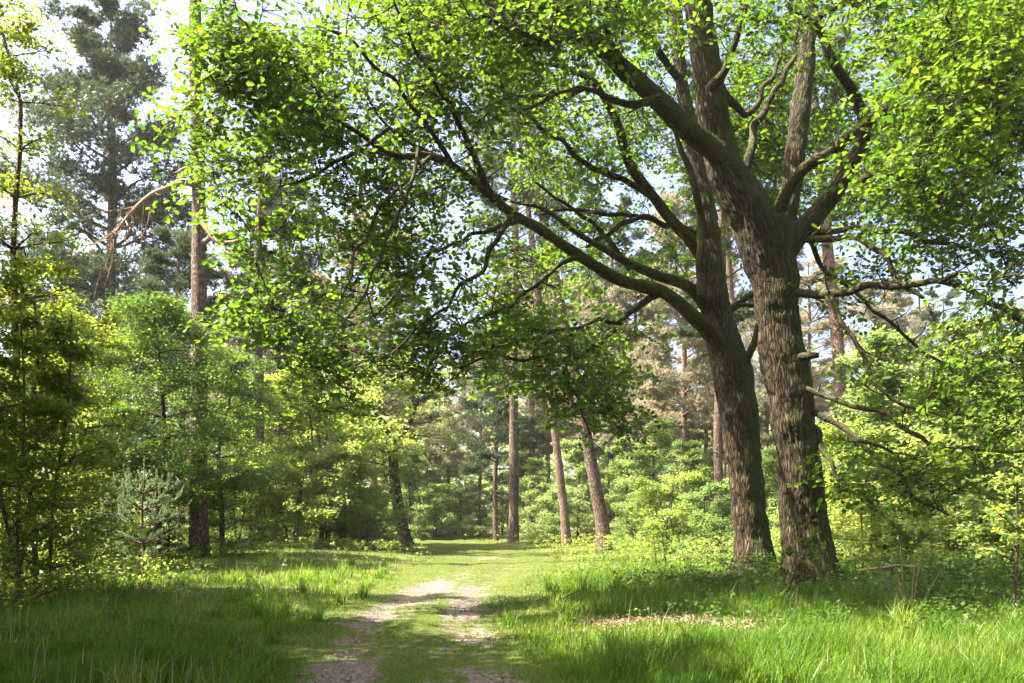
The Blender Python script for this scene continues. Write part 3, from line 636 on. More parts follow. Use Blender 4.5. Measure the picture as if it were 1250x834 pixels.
def gen_pine(seed, H, tr, cb, rad, nbr, ntuft, ts, bark, lm, lean=(0, 0), tuft_n=12, dead=4, w=.06, bend=.03, taper=.55, flat=.4, clump=1.0):
    r = np.random.default_rng(seed); trunks = Buf(); wb = Buf(); k = 16; t = np.linspace(0, 1, k)[:, None]
    P = np.array([0, 0, 1.0]) * t * H + np.array([lean[0], lean[1], 0]) * t; P = wob(r, P, bend * H, .12); P[0, 2] -= .2
    R = tr * (1 - taper * t[:, 0]) * np.where(t[:, 0] > .8, np.maximum(.12, 1 - (t[:, 0] - .8) * 4.2), 1); R[0] *= 1.25
    P, R = smooth_line(P, R, H / 40); V, Q, bk = tube(P, R, 14)
    V = V + (V - np.repeat(P, 14, 0)) * (pnoise(bk * np.array([6, 6, 1.2]))[:, None] * .16)
    trunks.add(V, Q, bk=bk); C = []; CR = []
    for b in range(nbr):
        f = cb + (1 - cb) * (b + r.uniform(0, .7)) / nbr; i = min(int(f * (len(P) - 1)), len(P) - 2); p0 = P[i]; h = (f - cb) / (1 - cb)
        ln_ = rad * (1.0 - .62 * h ** 1.6) * r.uniform(.55, 1.1) * (.75 + .25 * min(1, h * 4)); a = b * 2.4 + r.normal(0, .5)
        d = np.array([math.cos(a), math.sin(a), r.uniform(-.05, .35) + .5 * h]); tt = np.linspace(0, 1, 7)[:, None]
        Qb = p0 + d * ln_ * tt + np.array([0, 0, .15 * ln_]) * tt ** 3; Qb = wob(r, Qb, .22 * ln_, .9)
        add_tube(wb, Qb, np.linspace(max(.02, R[i] * .38), .012, 7), 5)
        for q in range(5):
            u = r.uniform(.35, 1.0); s0 = Qb[int(u * 6)]; dd = np.array([math.cos(a + r.normal(0, .9)), math.sin(a + r.normal(0, .9)), r.uniform(0, .5)])
            e = s0 + dd * ln_ * .33; add_tube(wb, np.array([s0, (s0 + e) / 2, e]), np.array([.02, .014, .008]), 4); C.append(e); CR.append(ln_ * .24)
        C.append(Qb[-1]); CR.append(ln_ * .26); C.append(Qb[4]); CR.append(ln_ * .22)
    for b in range(dead):
        f = r.uniform(.35, 1) * cb; i = int(f * (len(P) - 1)); a = r.uniform(0, 6.28); ln_ = r.uniform(.3, 1.3) * (tr / .25)
        e = P[i] + np.array([math.cos(a), math.sin(a), r.uniform(-.3, .4)]) * ln_; m_ = (P[i] + e) / 2 + r.normal(size=3) * .12 * ln_
        add_tube(wb, np.array([P[i], m_, e]), np.array([.04, .026, .01]) * tr / .25, 5)
    C = np.array(C); CR = np.array(CR) * clump; idx = r.integers(0, len(C), ntuft)
    q = rand_dirs(r, ntuft) * (r.uniform(0, 1, ntuft) ** .5 * CR[idx])[:, None]; q[:, 2] *= flat; q[:, 2] += .05
    T = C[idx] + q; d = rand_dirs(r, ntuft); up = np.array([0, 0, 1.0]) + q / (CR[idx][:, None] + .01) * .9 + r.normal(0, .25, (ntuft, 3)); lb = Buf()
    tp = [tuft_tpl(r, tuft_n, w) for _ in range(4)]
    Rm = rot_from(np.cross(up, d), up); S = ts * r.uniform(.7, 1.25, ntuft); cc = np.clip(r.normal(.5, .15, ntuft) + r.normal(0, .12, len(C))[idx], 0, 1)
    for g in range(4):
        s_ = np.arange(ntuft) % 4 == g; v, f = bake(tp[g][0], tp[g][1], Rm[s_], T[s_], S[s_]); lb.add(v, f, rnd=np.repeat(cc[s_], len(tp[g][0])))
    return [('trunk', trunks.mesh('trunk', bark, True), None), ('branches', wb.mesh('branches', bark, True), 'stuff'), ('foliage', lb.mesh('foliage', lm), 'stuff')]
def place(name, parts, px, Y, rz=0.0, s=1.0, label=None, cat='tree', group=None, x=None, sz=None, mats=None):
    X_ = (px - 625) / F * Y if x is None else x
    e = empty(name, (X_, Y, ghs(X_, Y) - .02), rz); e.scale = (s, s, sz or s)
    tag(e, label, cat, group)
    for n_, me, kd in parts:
        if len(me.vertices): tag(obj(n_, me, e), kind=kd)
    return e

# --- left thicket of young birches
BB = dict(bark=M['birch_bark'], lm=M['birch_leaf'], leaf=LEAF_SMALL)
birch1 = gen_broad(101, 6.2, 1.5, .06, 34, 470, 30, .080, shape='column', tr=.045, clump_r=.36, **BB)
birch2 = gen_broad(102, 5.2, 1.35, .05, 30, 420, 30, .080, shape='cone', tr=.04, clump_r=.34, stems=2, **BB)
birch3 = gen_broad(103, 10.8, 1.1, .12, 44, 420, 24, .072, shape='column', tr=.06, clump_r=.33, **BB)
GB = 'young birches in the thicket at the left edge'
for p_, px, Y_, rz, s, lab in [
    (birch3, 12, 16, 0, 1.1, 'tallest slender young birch with sparse leaves against the sky at the left edge'),
    (birch1, 40, 16.3, 1, 1.05, 'bushy young birch directly right of the tall slender birch'),
    (birch2, 62, 15.8, 2, 1.0, 'two-stemmed young birch nearest the grass left of the pine sapling'),
    (birch1, 100, 22.2, 3.5, 1.1, 'young birch at the right side of the birch thicket, behind the pine sapling'),
    (birch2, 20, 14.6, 4, 1.0, 'low leafy young birch at the bottom of the left edge'),
    (birch2, 60, 23, 5, 1.4, 'young birch deep in the shade at the back of the birch thicket'),
    (birch1, -115, 14.2, 2.2, 1.1, 'young birch half cut off by the left edge of the view')]:
    place('birch_tree', p_, px, Y_, rz, s, lab, 'tree', GB)
# --- dark hornbeam around the pine trunk
hornb = gen_broad(110, 8.2, 2.6, .30, 34, 900, 40, .085, LEAF_SMALL, M['grey_bark'], M['dark_leaf'], tr=.10, clump_r=.5, shape='round', ascend=.45)
hornb2 = gen_broad(111, 5.0, 2.3, .06, 26, 520, 40, .085, LEAF_SMALL, M['grey_bark'], M['dark_leaf'], tr=.07, clump_r=.5, shape='bush')
place('hornbeam_tree', hornb, 196, 24.8, 0, .95, 'dark green leafy tree standing in front of the left pine trunk', 'tree')
place('hornbeam_tree', hornb, 272, 28.8, 2, .85, 'dark green leafy tree just right of the left pine trunk', 'tree')
place('hornbeam_tree', hornb2, 110, 27, 1, 1.2, 'dark shrubby tree behind the birch thicket', 'tree')

# --- pines
PN = dict(bark=M['pine_bark'], lm=M['pine_needle'])
pineA = gen_pine(201, 22.6, .30, .30, 4.4, 60, 16000, .26, flat=.62, clump=1.3, dead=3, tuft_n=9, w=.21, **PN)
pineB = gen_pine(202, 25, .27, .72, 2.8, 20, 2200, .24, dead=0, taper=.5, tuft_n=10, bend=.012, **PN)
pineC = gen_pine(203, 22, .24, .45, 3.0, 26, 5200, .28, dead=6, tuft_n=9, w=.17, bend=.02, **PN)
pineD = gen_pine(204, 20, .22, .34, 4.0, 46, 9000, .33, bark=M['red_bark'], lm=M['glare_tan_needle'], dead=6, tuft_n=8, bend=.02, flat=.5, w=.19, clump=1.3)
pineE = gen_pine(205, 23, .24, .38, 4.2, 44, 9000, .33, bark=M['red_bark'], lm=M['glare_tan_needle'], dead=7, tuft_n=8, bend=.02, flat=.5, w=.19, clump=1.3)
pineF = gen_pine(206, 13, .17, .30, 2.8, 30, 7000, .24, dead=6, tuft_n=9, w=.16, bend=.03, clump=1.2, **PN)
place('pine_tree', pineA, 135, 44, 0, 1.12, 'tall dark pine with full crown against the sky at upper left', 'tree')
pB = place('pine_tree', pineB, 243, 27.5, 0, 1.0, 'tall straight pine with bare trunk and dead side branches at left', 'tree')
# dead side branches of the left pine
def side_branch(root, pts, y0, y1, mat, name='dead_branch'):
    P, R = px_line(pts, y0, y1); P, R = smooth_line(P, R, .12); P = P - np.array(root.location); b = Buf(); add_tube(b, P, R, 6); o = obj(name, b.mesh(name, mat, True), root); return P
r_ = np.random.default_rng(55)
tb = Buf()
for pts, y0, y1 in [([(240, 226, 5), (222, 222, 4.5), (205, 230, 4), (185, 238, 3.5), (165, 255, 3), (150, 272, 2), (135, 292, 1.2)], 27.5, 26),
                    ([(243, 300, 5), (255, 292, 4), (272, 286, 3.5), (292, 282, 2.5), (310, 276, 1.5)], 27.5, 27),
                    ([(240, 262, 4), (262, 292, 3), (278, 296, 2.2), (295, 292, 1.4)], 27.3, 26.6),
                    ([(240, 215, 3), (228, 205, 2.5), (214, 212, 1.6), (204, 206, 1)], 27.3, 26.6)]:
    P = side_branch(pB, pts, y0, y1, M['dead_wood'])
    if len(pts) == 7:
        for q in range(46):
            s0 = P[r_.integers(len(P) // 3, len(P))]; d = np.array([r_.normal(-.3, .4), r_.normal(0, .4), r_.normal(-.75, .4)]) * r_.uniform(.4, 1.4)
            add_tube(tb, np.array([s0, s0 + d * .5 + r_.normal(size=3) * .08, s0 + d + r_.normal(size=3) * .12]), np.array([.02, .013, .006]), 3)
tag(obj('dead_twigs', tb.mesh('dead_twigs', M['dead_wood']), pB), kind='stuff')
place('pine_tree', pineB, 317, 34, 1, .72, 'brown pine trunk rising out of the bright bushes left of the path', 'tree')
place('pine_tree', pineF, 221, 34, 2.5, .9, 'thin dark pine trunk in the shade just left of the big left pine', 'tree')
place('pine_tree', pineF, 345, 45, 2, 1.35, 'shorter greyish pine with crown showing behind the oak leaves at left', 'tree')
place('pine_tree', pineF, 70, 50, 4, 1.25, 'greyish pine behind the tall dark pine at upper left', 'tree')
place('pine_tree', pineB, 627, 47.5, 3, .98, 'straight slender pine trunk at the end of the path, centre', 'tree')
cpine = place('pine_tree', pineF, 606, 52, 1, .95, 'thin dark pine with low dark crown left of the straight slender pine', 'tree')
def custom_pine(name, pts, Y_, Htop, r0, r1, lab, seed, bark):
    """a pine whose trunk follows a traced lean"""
    P = np.array([at(a, b, Y_) for a, b in pts]); g0 = P[0].copy(); g0[2] = ghs(P[0][0], Y_)
    P[0, 2] = g0[2] - .2; P = P - g0; r = np.random.default_rng(seed)
    up = P[-1] - P[-2]; up /= np.linalg.norm(up); top = P[-1] + up * (Htop - P[-1][2]); P = np.vstack([P, (P[-1] + top) / 2, top])
    s = np.linspace(0, 1, len(P)); R = r0 + (r1 - r0) * s; R[0] *= 1.3; R[-1] *= .3
    e = empty(name, g0); tag(e, lab, 'tree'); P2, R2 = smooth_line(P, R, .4); b = Buf(); add_tube(b, P2, R2 * (1 + .08 * pnoise(P2 * 2)), 14)
    obj('trunk', b.mesh('trunk', bark, True), e)
    for n_, me, kd in crown_top: 
        o = obj(n_, me, e); tag(o, kind=kd); o.location = tuple(P2[-1] - [0, 0, 9.0])
    return e
_ct = gen_pine(207, 10, .1, .15, 3.0, 26, 2600, .27, dead=0, tuft_n=9, w=.17, **PN); crown_top = _ct[1:]
custom_pine('pine_tree', [(738, 676), (735, 640), (728, 600), (719, 550), (706, 480), (690, 400)], 37, 19, .30, .17, 'thick dark pine trunk leaning left on the grass right of the path', 31, M['pine_bark'])
custom_pine('pine_tree', [(692, 665), (689, 630), (683, 575), (677, 525), (668, 450)], 43, 21, .22, .14, 'reddish pine trunk leaning slightly left behind the pale shrubs in the centre', 32, M['red_bark'])
place('pine_tree', pineC, 746, 60, 2, 1.0, 'dark thin pine trunk just right of the leaning pine', 'tree')
place('pine_tree', pineD, 832, 52, 1.3, .98, 'pine with drooping tan needles left of the oaks', 'tree')
place('pine_tree', pineC, 878, 40, 2.2, .95, 'pale thin pine trunk showing close to the left oak', 'tree')
custom_pine('pine_tree', [(1034, 680), (1030, 560), (1024, 440), (1018, 380), (1010, 300), (1003, 220)], 40, 22, .30, .19, 'tall pale reddish pine trunk seen behind the right oak', 33, M['red_bark'])
custom_pine('pine_tree', [(908, 672), (906, 520), (896, 420), (891, 370), (884, 250)], 48, 24, .30, .2, 'pink barked pine trunk showing in the gap between the two oaks', 34, M['red_bark'])
# far rows
GP = 'pale sunlit pines far behind the clearing'
kinds = [pineD, pineE, pineD, pineE, pineC]
r_ = np.random.default_rng(77)
far = [(300, 58), (365, 62), (410, 66), (455, 57), (505, 63), (548, 70), (585, 62), (650, 60), (668, 74), (705, 66), (722, 58), (775, 62), (800, 72), (860, 64), (885, 76), (935, 60), (985, 68), (1065, 58), (1100, 70), (1150, 64), (1205, 74), (1250, 60), (1300, 66), (250, 70), (195, 64), (140, 74), (80, 60), (20, 68), (-40, 62)]
MARK = [(-60, 'at the left edge'), (60, 'behind the birch thicket'), (120, 'behind the tall dark pine'), (180, 'between the two left pines'), (225, 'behind the dead branches'), (280, 'right of the left pine trunk'), (330, 'behind the brown pine trunk'),
        (385, 'behind the tall bright bush'), (430, 'behind the rounded bush'), (470, 'left of the leaning tree'), (500, 'right of the leaning tree'), (540, 'left of the path end'), (575, 'above the path end'), (600, 'left of the straight slender pine'), (645, 'right of the straight slender pine'),
        (665, 'left of the thick leaning pine'), (695, 'behind the thick leaning pine'), (720, 'just right of the thick leaning pine'), (760, 'behind the light green beech'), (790, 'beside the tan needled pine'), (840, 'left of the twin oaks'), (880, 'against the left oak trunk'), (925, 'in the gap between the oaks'),
        (980, 'behind the forked oak trunk'), (1055, 'right of the tall reddish pine'), (1090, 'above the right hazels'), (1140, 'behind the drooping oak branches'), (1195, 'behind the right bushes'), (1240, 'near the right edge'), (1290, 'at the right edge')]
def mark(px, used):
    k = min((abs(px - a), t) for a, t in MARK if t not in used)[1]; used.add(k); return k
used_p = set(); used_s = set()
for q, (px, Y_) in enumerate(far):
    s = r_.uniform(.82, 1.05) * (.8 if px > 1030 else .66 if px < 100 else .9)
    if 520 < px < 620: s *= .75
    place('pine_tree', kinds[q % 5], px, Y_, r_.uniform(0, 6), s, 'tall pale pine far back in the wood ' + mark(px, used_p), 'tree', GP)

# --- leaning tree left of the path, with two stems
decB = gen_broad(120, 7.5, 3.0, .30, 32, 520, 36, .12, LEAF_SMALL, M['grey_bark'], M['hazel_leaf'], tr=.1, clump_r=.6, shape='round')
lt = empty('leaning_tree', at(500, 670, 41)); lt.location.z = ghs(lt.location.x, 41); tag(lt, 'dark leaning tree with crooked trunk where the path meets the bushes', 'tree')
g0 = np.array(lt.location)
for pts, y0, y1 in [([(503, 678, 13), (498, 668, 10), (489, 635, 8), (482, 590, 7), (478, 550, 6.5), (462, 525, 5), (447, 512, 4), (437, 490, 3.5)], 41, 40.5)]:
    P, R = px_line(pts, y0, y1); P, R = smooth_line(P, R, .2); b = Buf(); add_tube(b, P - g0, R * (1 + .1 * pnoise(P * 2)), 12); obj('trunk', b.mesh('trunk', M['grey_bark'], True), lt)
for pts, y0, y1 in [([(478, 552, 5), (470, 520, 4), (456, 505, 3.5), (452, 490, 3)], 41, 40), ([(479, 555, 4.5), (498, 520, 3.5), (510, 490, 2.5)], 41, 40), ([(447, 516, 3), (480, 522, 2.4), (500, 518, 1.5)], 40.5, 40)]:
    P, R = px_line(pts, y0, y1); P, R = smooth_line(P, R, .2); b = Buf(); add_tube(b, P - g0, R, 8); obj('branch', b.mesh('branch', M['grey_bark'], True), lt)
for n_, me, kd in decB[1:]:
    o = tag(obj(n_, me, lt), kind=kd); o.location = (-1.1, 0, 1.6)

# --- bright broadleaf bushes left of the path
HZ = dict(bark=M['grey_bark'], lm=M['hazel_leaf'], leaf=LEAF_MID)
hazelA = gen_broad(130, 7.6, 3.0, .12, 34, 520, 34, .15, tr=.09, clump_r=.62, shape='round', stems=3, **HZ)
hazelB = gen_broad(131, 4.2, 2.4, .04, 26, 340, 34, .13, tr=.06, clump_r=.5, shape='bush', stems=3, **HZ)
hazelC = gen_broad(132, 2.0, 1.3, .03, 18, 150, 34, .10, tr=.03, clump_r=.32, shape='bush', stems=3, **HZ)
paleA = gen_broad(133, 6.5, 2.3, .05, 30, 420, 32, .13, bark=M['grey_bark'], lm=M['pale_leaf'], leaf=LEAF_SMALL, tr=.06, clump_r=.5, shape='cone')
paleB = gen_broad(134, 3.2, 1.8, .03, 22, 260, 32, .12, bark=M['grey_bark'], lm=M['pale_leaf'], leaf=LEAF_SMALL, tr=.04, clump_r=.42, shape='bush', stems=3)
for p_, px, Y_, rz, s, lab in [
    (hazelA, 395, 36, 0, 1.0, 'tall bright maple-like bush left of the leaning tree'),
    (hazelA, 335, 38, 2, .95, 'bright leafy tree behind the brown pine trunk left of the path'),
    (hazelB, 410, 35, 1, .95, 'rounded sunlit bush directly left of the leaning tree trunk'),
    (hazelB, 365, 34, 3, .85, 'low sunlit bush at the grass edge between the brown pine and the leaning tree'),
    (hazelB, 300, 33.5, 4, .8, 'low bush at the foot of the brown pine trunk'),
    (hazelC, 450, 36.5, 2, 1.2, 'small green bush at the edge of the left meadow')]:
    place('hazel_bush', p_, px, Y_, rz, s, lab, 'bush', 'leafy bushes left of the path')
for px, Y_, rz, s, lab in [(270, 28.5, 0, .9, 'low dark bush right of the big left pine trunk'), (205, 27, 1, .7, 'low dark bush left of the big left pine trunk')]:
    place('hazel_bush', hornb2, px, Y_, rz, s * .7, lab, 'bush', 'leafy bushes left of the path')
# --- pale shrubs at the end of the path and behind the meadow
for q, (p_, px, Y_, s, lab) in enumerate([
    (paleB, 556, 60, 1.0, 'grey-green shrub at the very end of the path'), (paleB, 530, 55, .9, 'small pale shrub left of the path end'), (paleB, 585, 58, .75, 'smallest pale shrub beside the thin dark pine'),
    (paleA, 655, 50, .75, 'pale green young beech right of the straight slender pine'), (paleA, 705, 46, .85, 'pale green young beech left of the leaning pine'),
    (paleA, 765, 48, .9, 'light green young beech right of the leaning pine'), (paleA, 800, 45, 1.0, 'light green young beech in front of the tan needled pine'), (paleB, 682, 45, .8, 'low light shrub between the two central pines'),
    (paleB, 775, 42, .7, 'low light shrub at the back edge of the right meadow'), (paleA, 845, 42, .8, 'light young beech just left of the oaks'), (paleA, 500, 56, .9, 'pale young tree behind the leaning tree'),
    (hazelB, 820, 36, .75, 'green bush at the right end of the sunny meadow'), (paleB, 870, 34, .8, 'pale shrub behind the left oak trunk')]):
    place('shrub', p_, px, Y_, q * 1.3, s, lab, 'shrub', 'pale shrubs at the back of the clearing')
r_ = np.random.default_rng(78)
for q in range(26):
    px = 255 + q * 39 + r_.uniform(-10, 10); Y_ = r_.uniform(60, 74) if q % 2 else r_.uniform(55, 62)
    if 505 < px < 640: Y_ = r_.uniform(66, 76)
    place('shrub', (paleB, paleA, paleB)[q % 3], px, Y_, q * 2.1, r_.uniform(1.0, 1.5), 'low pale shrub far back in the understorey ' + mark(px, used_s), 'shrub', 'pale shrubs far behind the clearing')
# --- right side thicket
for q, (p_, px, Y_, s, lab) in enumerate([
    (paleA, 1080, 31, 1.25, 'bright hazel behind the forked oak trunk'), (paleA, 1165, 30, 1.3, 'tall bright hazel behind the drooping oak branches at right'),
    (hazelA, 1255, 27, .95, 'bright hazel at the right edge of the view'), (hazelB, 1062, 27, 1.0, 'low bright hazel right of the forked oak'),
    (hazelB, 1135, 28, .9, 'leafy hazel under the drooping oak branches'), (hazelB, 1205, 27, .9, 'leafy hazel near the right edge behind the sapling'),
    (hazelB, 1010, 32, .9, 'hazel bush seen directly behind the oak trunks'), (hazelC, 1105, 22, 1.0, 'small hazel beside the dry pale stems'),
    (hazelC, 1175, 20.5, .9, 'small bush at right in front of the hazels'), (hazelC, 1250, 19, 1.1, 'small bush at the right edge'),
    (hazelC, 1062, 22.5, .9, 'small bush growing right of the forked oak base'), (hazelB, 1285, 25, 1.0, 'hazel half cut off at the right edge'), (paleA, 955, 36, .8, 'pale young beech in the gap behind the oaks'),
    (paleA, 1120, 40, 1.2, 'pale young tree far behind the right hazels'), (paleA, 1210, 38, 1.25, 'pale young tree at far right behind the hazels'), (paleA, 1040, 42, 1.0, 'pale young tree at the foot of the tall reddish pine')]):
    place('hazel_bush' if p_ not in (paleA, paleB) else 'shrub', p_, px, Y_, q * 1.7, s, lab, 'bush', 'bushes of the right thicket')

# --- trees standing to the left of and behind the photographer, shading the foreground
shade = gen_broad(140, 11, 3.6, .25, 40, 1250, 30, .15, LEAF_MID, M['grey_bark'], M['oak_leaf'], tr=.2, clump_r=.7)
for q, (x, y, s) in enumerate([(-9.2, 7.4, 1.1), (-9.2, 2.8, 1.6), (-14.5, 5.5, 1.3), (-11.7, 10.6, 1.15)]):
    place('beech_tree', shade, 0, y, q * 1.4, s, 'broadleaf tree beside the path left of the view', 'tree', 'trees left of the path outside the view', x=x)

# --- wood that closes the distance
r_ = np.random.default_rng(99); C = []
for q in range(1900):
    a = r_.uniform(-70, 70); Yd = r_.uniform(78, 110); C.append([math.tan(math.radians(a)) * Yd * .8, Yd, r_.uniform(0, 1) ** .9 * (15 + 2.5 * math.sin(a * .35))])
V, Fa, A = leaf_cloud(r_, np.array(C), r_.uniform(1.0, 2.4, len(C)), 52, LEAF_SMALL, .66, .8)
b = Buf(); b.add(V, Fa, rnd=A); tag(obj('distant_wood', b.mesh('distant_wood', M['pale_leaf'])), 'pale distant wood closing the view behind the clearing', 'woodland', kind='stuff')

# --- young pine sapling
yp = empty('pine_sapling', (at(174, 700, 18.6)[0], 18.6, ghs(at(174, 700, 18.6)[0], 18.6))); tag(yp, 'small young pine with pale upright shoots at the left edge of the grass', 'tree')
r_ = np.random.default_rng(12); tb = Buf(); nb = Buf(); H = 2.55; P = np.array([[0, 0, -.05], [.02, 0, .8], [-.02, .02, 1.6], [.03, 0, 2.05], [.04, 0, H]])
P, R = smooth_line(P, np.array([.035, .03, .024, .016, .008]), .15); add_tube(tb, P, R, 8); obj('trunk', tb.mesh('trunk', M['birch_bark'], True), yp)
sh = Buf(); tw = Buf()
def shoot(p, d, L, w=1.0, pale=.95, nl=.05):
    n = int(L / .0022); t = r_.uniform(0, 1, n); dd = d / np.linalg.norm(d); q = rand_dirs(r_, n); q = q - (q @ dd)[:, None] * dd; q /= np.linalg.norm(q, axis=1)[:, None]
    nd = q * .8 + dd * .75; nd /= np.linalg.norm(nd, axis=1)[:, None]; S = nl * r_.uniform(.7, 1.2, n) * (1.0 - .3 * t)
    TV = np.array([[0, .10, 0], [0, -.10, 0], [1, 0, 0]]); v, f = bake(TV, np.array([[0, 1, 2]]), rot_from(nd, rand_dirs(r_, n)), p + dd * (t * L)[:, None], S)
    nb.add(v, f, rnd=np.repeat(np.clip(r_.normal(pale, .1, n), 0, 1), 3)); add_tube(tw, np.array([p, p + dd * L * .5, p + dd * L]), np.array([.009, .008, .004]), 4)
for zz, nb_, L in [(.5, 5, .75), (.85, 5, .8), (1.2, 6, .75), (1.55, 6, .65), (1.9, 6, .5)]:
    for q in range(nb_):
        a = q * 6.28 / nb_ + zz * 3; e = np.array([math.cos(a), math.sin(a), .35]) * L; p0 = np.array([0, 0, zz]); p1 = p0 + e
        add_tube(tw, np.array([p0, p0 + e * .5 - [0, 0, .03], p1]), np.array([.014, .01, .007]), 4)
        for u in np.linspace(.25, 1, 6): shoot(p0 + e * u, e / L + r_.normal(size=3) * .5 + [0, 0, .2], .17, pale=.35 if zz < 1.3 else .5, nl=.075)
        if zz > 1.1:
            for k in range(3): shoot(p1 + r_.normal(size=3) * .03, np.array([r_.normal(0, .25) + .3 * e[0], r_.normal(0, .25), 1.0]), r_.uniform(.2, .34), pale=.95, nl=.045)
for k in range(6): a = k * 1.05; shoot(np.array([.03, 0, 2.1]), np.array([math.cos(a) * .5, math.sin(a) * .5, 1]), .3, nl=.045)
shoot(np.array([.03, 0, 2.1]), np.array([0, 0, 1.0]), .55, nl=.045)
tag(obj('branches', tw.mesh('branches', M['birch_bark']), yp), kind='stuff'); tag(obj('needles', nb.mesh('needles', M['young_needle']), yp), kind='stuff')

# --- young sapling by the right edge and the dry pale stems
sap = gen_broad(150, 2.1, .7, .35, 10, 30, 9, .11, LEAF_MID, M['grey_bark'], M['hazel_leaf'], tr=.012, clump_r=.2, shape='column')
place('oak_sapling', sap, 1236, 12.6, .5, 1.0, 'thin young sapling with large leaves at the right edge of the grass', 'sapling')
sap2 = gen_broad(151, 1.1, .4, .4, 7, 16, 8, .09, LEAF_MID, M['grey_bark'], M['oak_leaf'], tr=.01, clump_r=.14, shape='column', lean=(.4, -.1))
place('oak_sapling', sap2, 957, 15.0, 0, 1.0, 'thin leaning seedling with few leaves in front of the forked oak trunk', 'sapling')
place('oak_sapling', gen_broad(152, 1.3, .5, .2, 10, 34, 9, .07, LEAF_MID, M['grey_bark'], M['oak_leaf'], tr=.012, clump_r=.16, shape='bush', stems=2), 812, 21.5, 0, .8, 'small dark leafy seedling where the sunny meadow meets the shade', 'sapling')
ds = empty('dry_stems', (at(1105, 0, 13.4)[0], 13.4, ghs(at(1105, 0, 13.4)[0], 13.4))); tag(ds, 'bunch of pale dry stems sticking up from the grass right of the forked oak', 'plant')
for dx, dz, bx in [(-.42, .72, .0), (-.26, .9, .05), (-.12, .6, 0), (.05, .85, .1), (.18, 1.0, .1), (-.1, 1.05, .02), (.34, .65, .2), (-.5, .95, -.05)]:
    b = Buf(); P = np.array([[bx, 0, -.03], [bx + dx * .5, .03, dz * .5], [bx + dx, -.02, dz]]); add_tube(b, P, np.array([.016, .013, .008]), 5); obj('stem', b.mesh('dry_stem', M['straw']), ds)
pst = Buf(); add_tube(pst, np.array([[-.55, .1, .72], [0, .02, .80], [.42, -.05, .78]]), np.array([.02, .018, .012]), 6); o = obj('fallen_stick', pst.mesh('fallen_stick', M['dead_wood'], True), None)
o.location = (ds.location.x, 13.62, ds.location.z - .12); tag(o, 'pale broken stick lying across the dry stems', 'stick')
# log pieces at the foot of the left oak
for q, (px, py, L, a, rr, lab) in enumerate([(884, 717, .75, .15, .075, 'short pale log lying at the foot of the left oak'), (868, 712, .42, -.5, .06, 'broken dark log end beside the pale log at the left oak')]):
    p = at(px, py, 18.3); z = ghs(p[0], 18.3); b = Buf(); d = np.array([math.cos(a), math.sin(a) * .5, .06]); P = np.array([-d * L / 2, d * .0 + [0, 0, .015], d * L / 2])
    P, R = smooth_line(P, np.array([rr, rr * .95, rr * .7]), .06); R = R * (1 + .15 * pnoise(P * 8)); V, Q, bk = tube(P, R, 12); b.add(V, Q, bk=bk)
    for e0, pc in ((0, P[0]), (len(V) - 12, P[-1])): b.add(np.concatenate([V[e0:e0 + 12], pc[None]]), np.stack([np.arange(12), (np.arange(12) + 1) % 12, np.full(12, 12)], 1), bk=np.zeros((13, 3)))
    o = obj('log', b.mesh('log', M['dead_wood'] if q == 0 else M['oak_bark'], False)); o.location = (p[0], 18.3, z + rr + .07); tag(o, lab, 'log')
# small white snag branch by the central pine
b = Buf(); p = at(624, 612, 47)
for d in ([-.9, -.3, .35], [-.6, -.2, .8], [-.35, -.1, .55]): add_tube(b, np.array([[0, 0, 0], np.array(d) * .5 + [0, 0, -.05], d]), np.array([.05, .035, .015]), 5)
for e in [o for o in SC.objects if o.get('label', '').startswith('straight slender pine trunk')]:
    o = obj('dead_branch', b.mesh('dead_branch', M['dead_wood'], True), e); o.matrix_parent_inverse.identity(); c_ = math.cos(-3); s_ = math.sin(-3)
    w = np.array([p[0] - e.location.x, -.1, p[2]]); o.location = (w[0] * c_ - w[1] * s_, w[0] * s_ + w[1] * c_, w[2]); o.rotation_euler = (0, 0, -3)

# ------------------------------------------------------------------ grass
def blades(r, x, y, h, w, rnd, bend=.55, tri=3):
    n = len(x); z = gh(x, y) - .01; a = r.uniform(0, 6.28, n); la = a + 1.57 + r.normal(0, .6, n); b = bend * h * r.uniform(.1, 1.1, n)
    wx, wy = np.cos(a) * w / 2, np.sin(a) * w / 2; lx, ly = np.cos(la) * b + .06 * h, np.sin(la) * b
    if tri == 3:
        V = np.empty((n, 5, 3)); V[:, 0] = np.stack([x - wx, y - wy, z], 1); V[:, 1] = np.stack([x + wx, y + wy, z], 1)
        mx, my, mz = x + lx * .3, y + ly * .3, z + h * .55
        V[:, 2] = np.stack([mx + wx * .8, my + wy * .8, mz], 1); V[:, 3] = np.stack([mx - wx * .8, my - wy * .8, mz], 1); V[:, 4] = np.stack([x + lx, y + ly, z + h * np.sqrt(np.clip(1 - (b / h) ** 2 * .35, .2, 1))], 1)
        Fb = np.array([[0, 1, 2], [0, 2, 3], [3, 2, 4]])
    else:
        V = np.empty((n, 3, 3)); V[:, 0] = np.stack([x - wx, y - wy, z], 1); V[:, 1] = np.stack([x + wx, y + wy, z], 1); V[:, 2] = np.stack([x + lx, y + ly, z + h], 1); Fb = np.array([[0, 1, 2]])
    k = V.shape[1]; Fa = (Fb[None] + (np.arange(n) * k)[:, None, None]).reshape(-1, 3)
    return V.reshape(-1, 3), Fa, np.repeat(rnd, k)
def scatter(r, n, y0, y1, pw=2.0, margin=1.0):
    """points in the view wedge, density falling with distance"""
    u = r.uniform(0, 1, n); y = (y0 ** (1 - pw + 1e-9) + u * (y1 ** (1 - pw + 1e-9) - y0 ** (1 - pw + 1e-9))) ** (1 / (1 - pw + 1e-9)); x = r.uniform(-1, 1, n) * (y * .60 + margin); return x, y
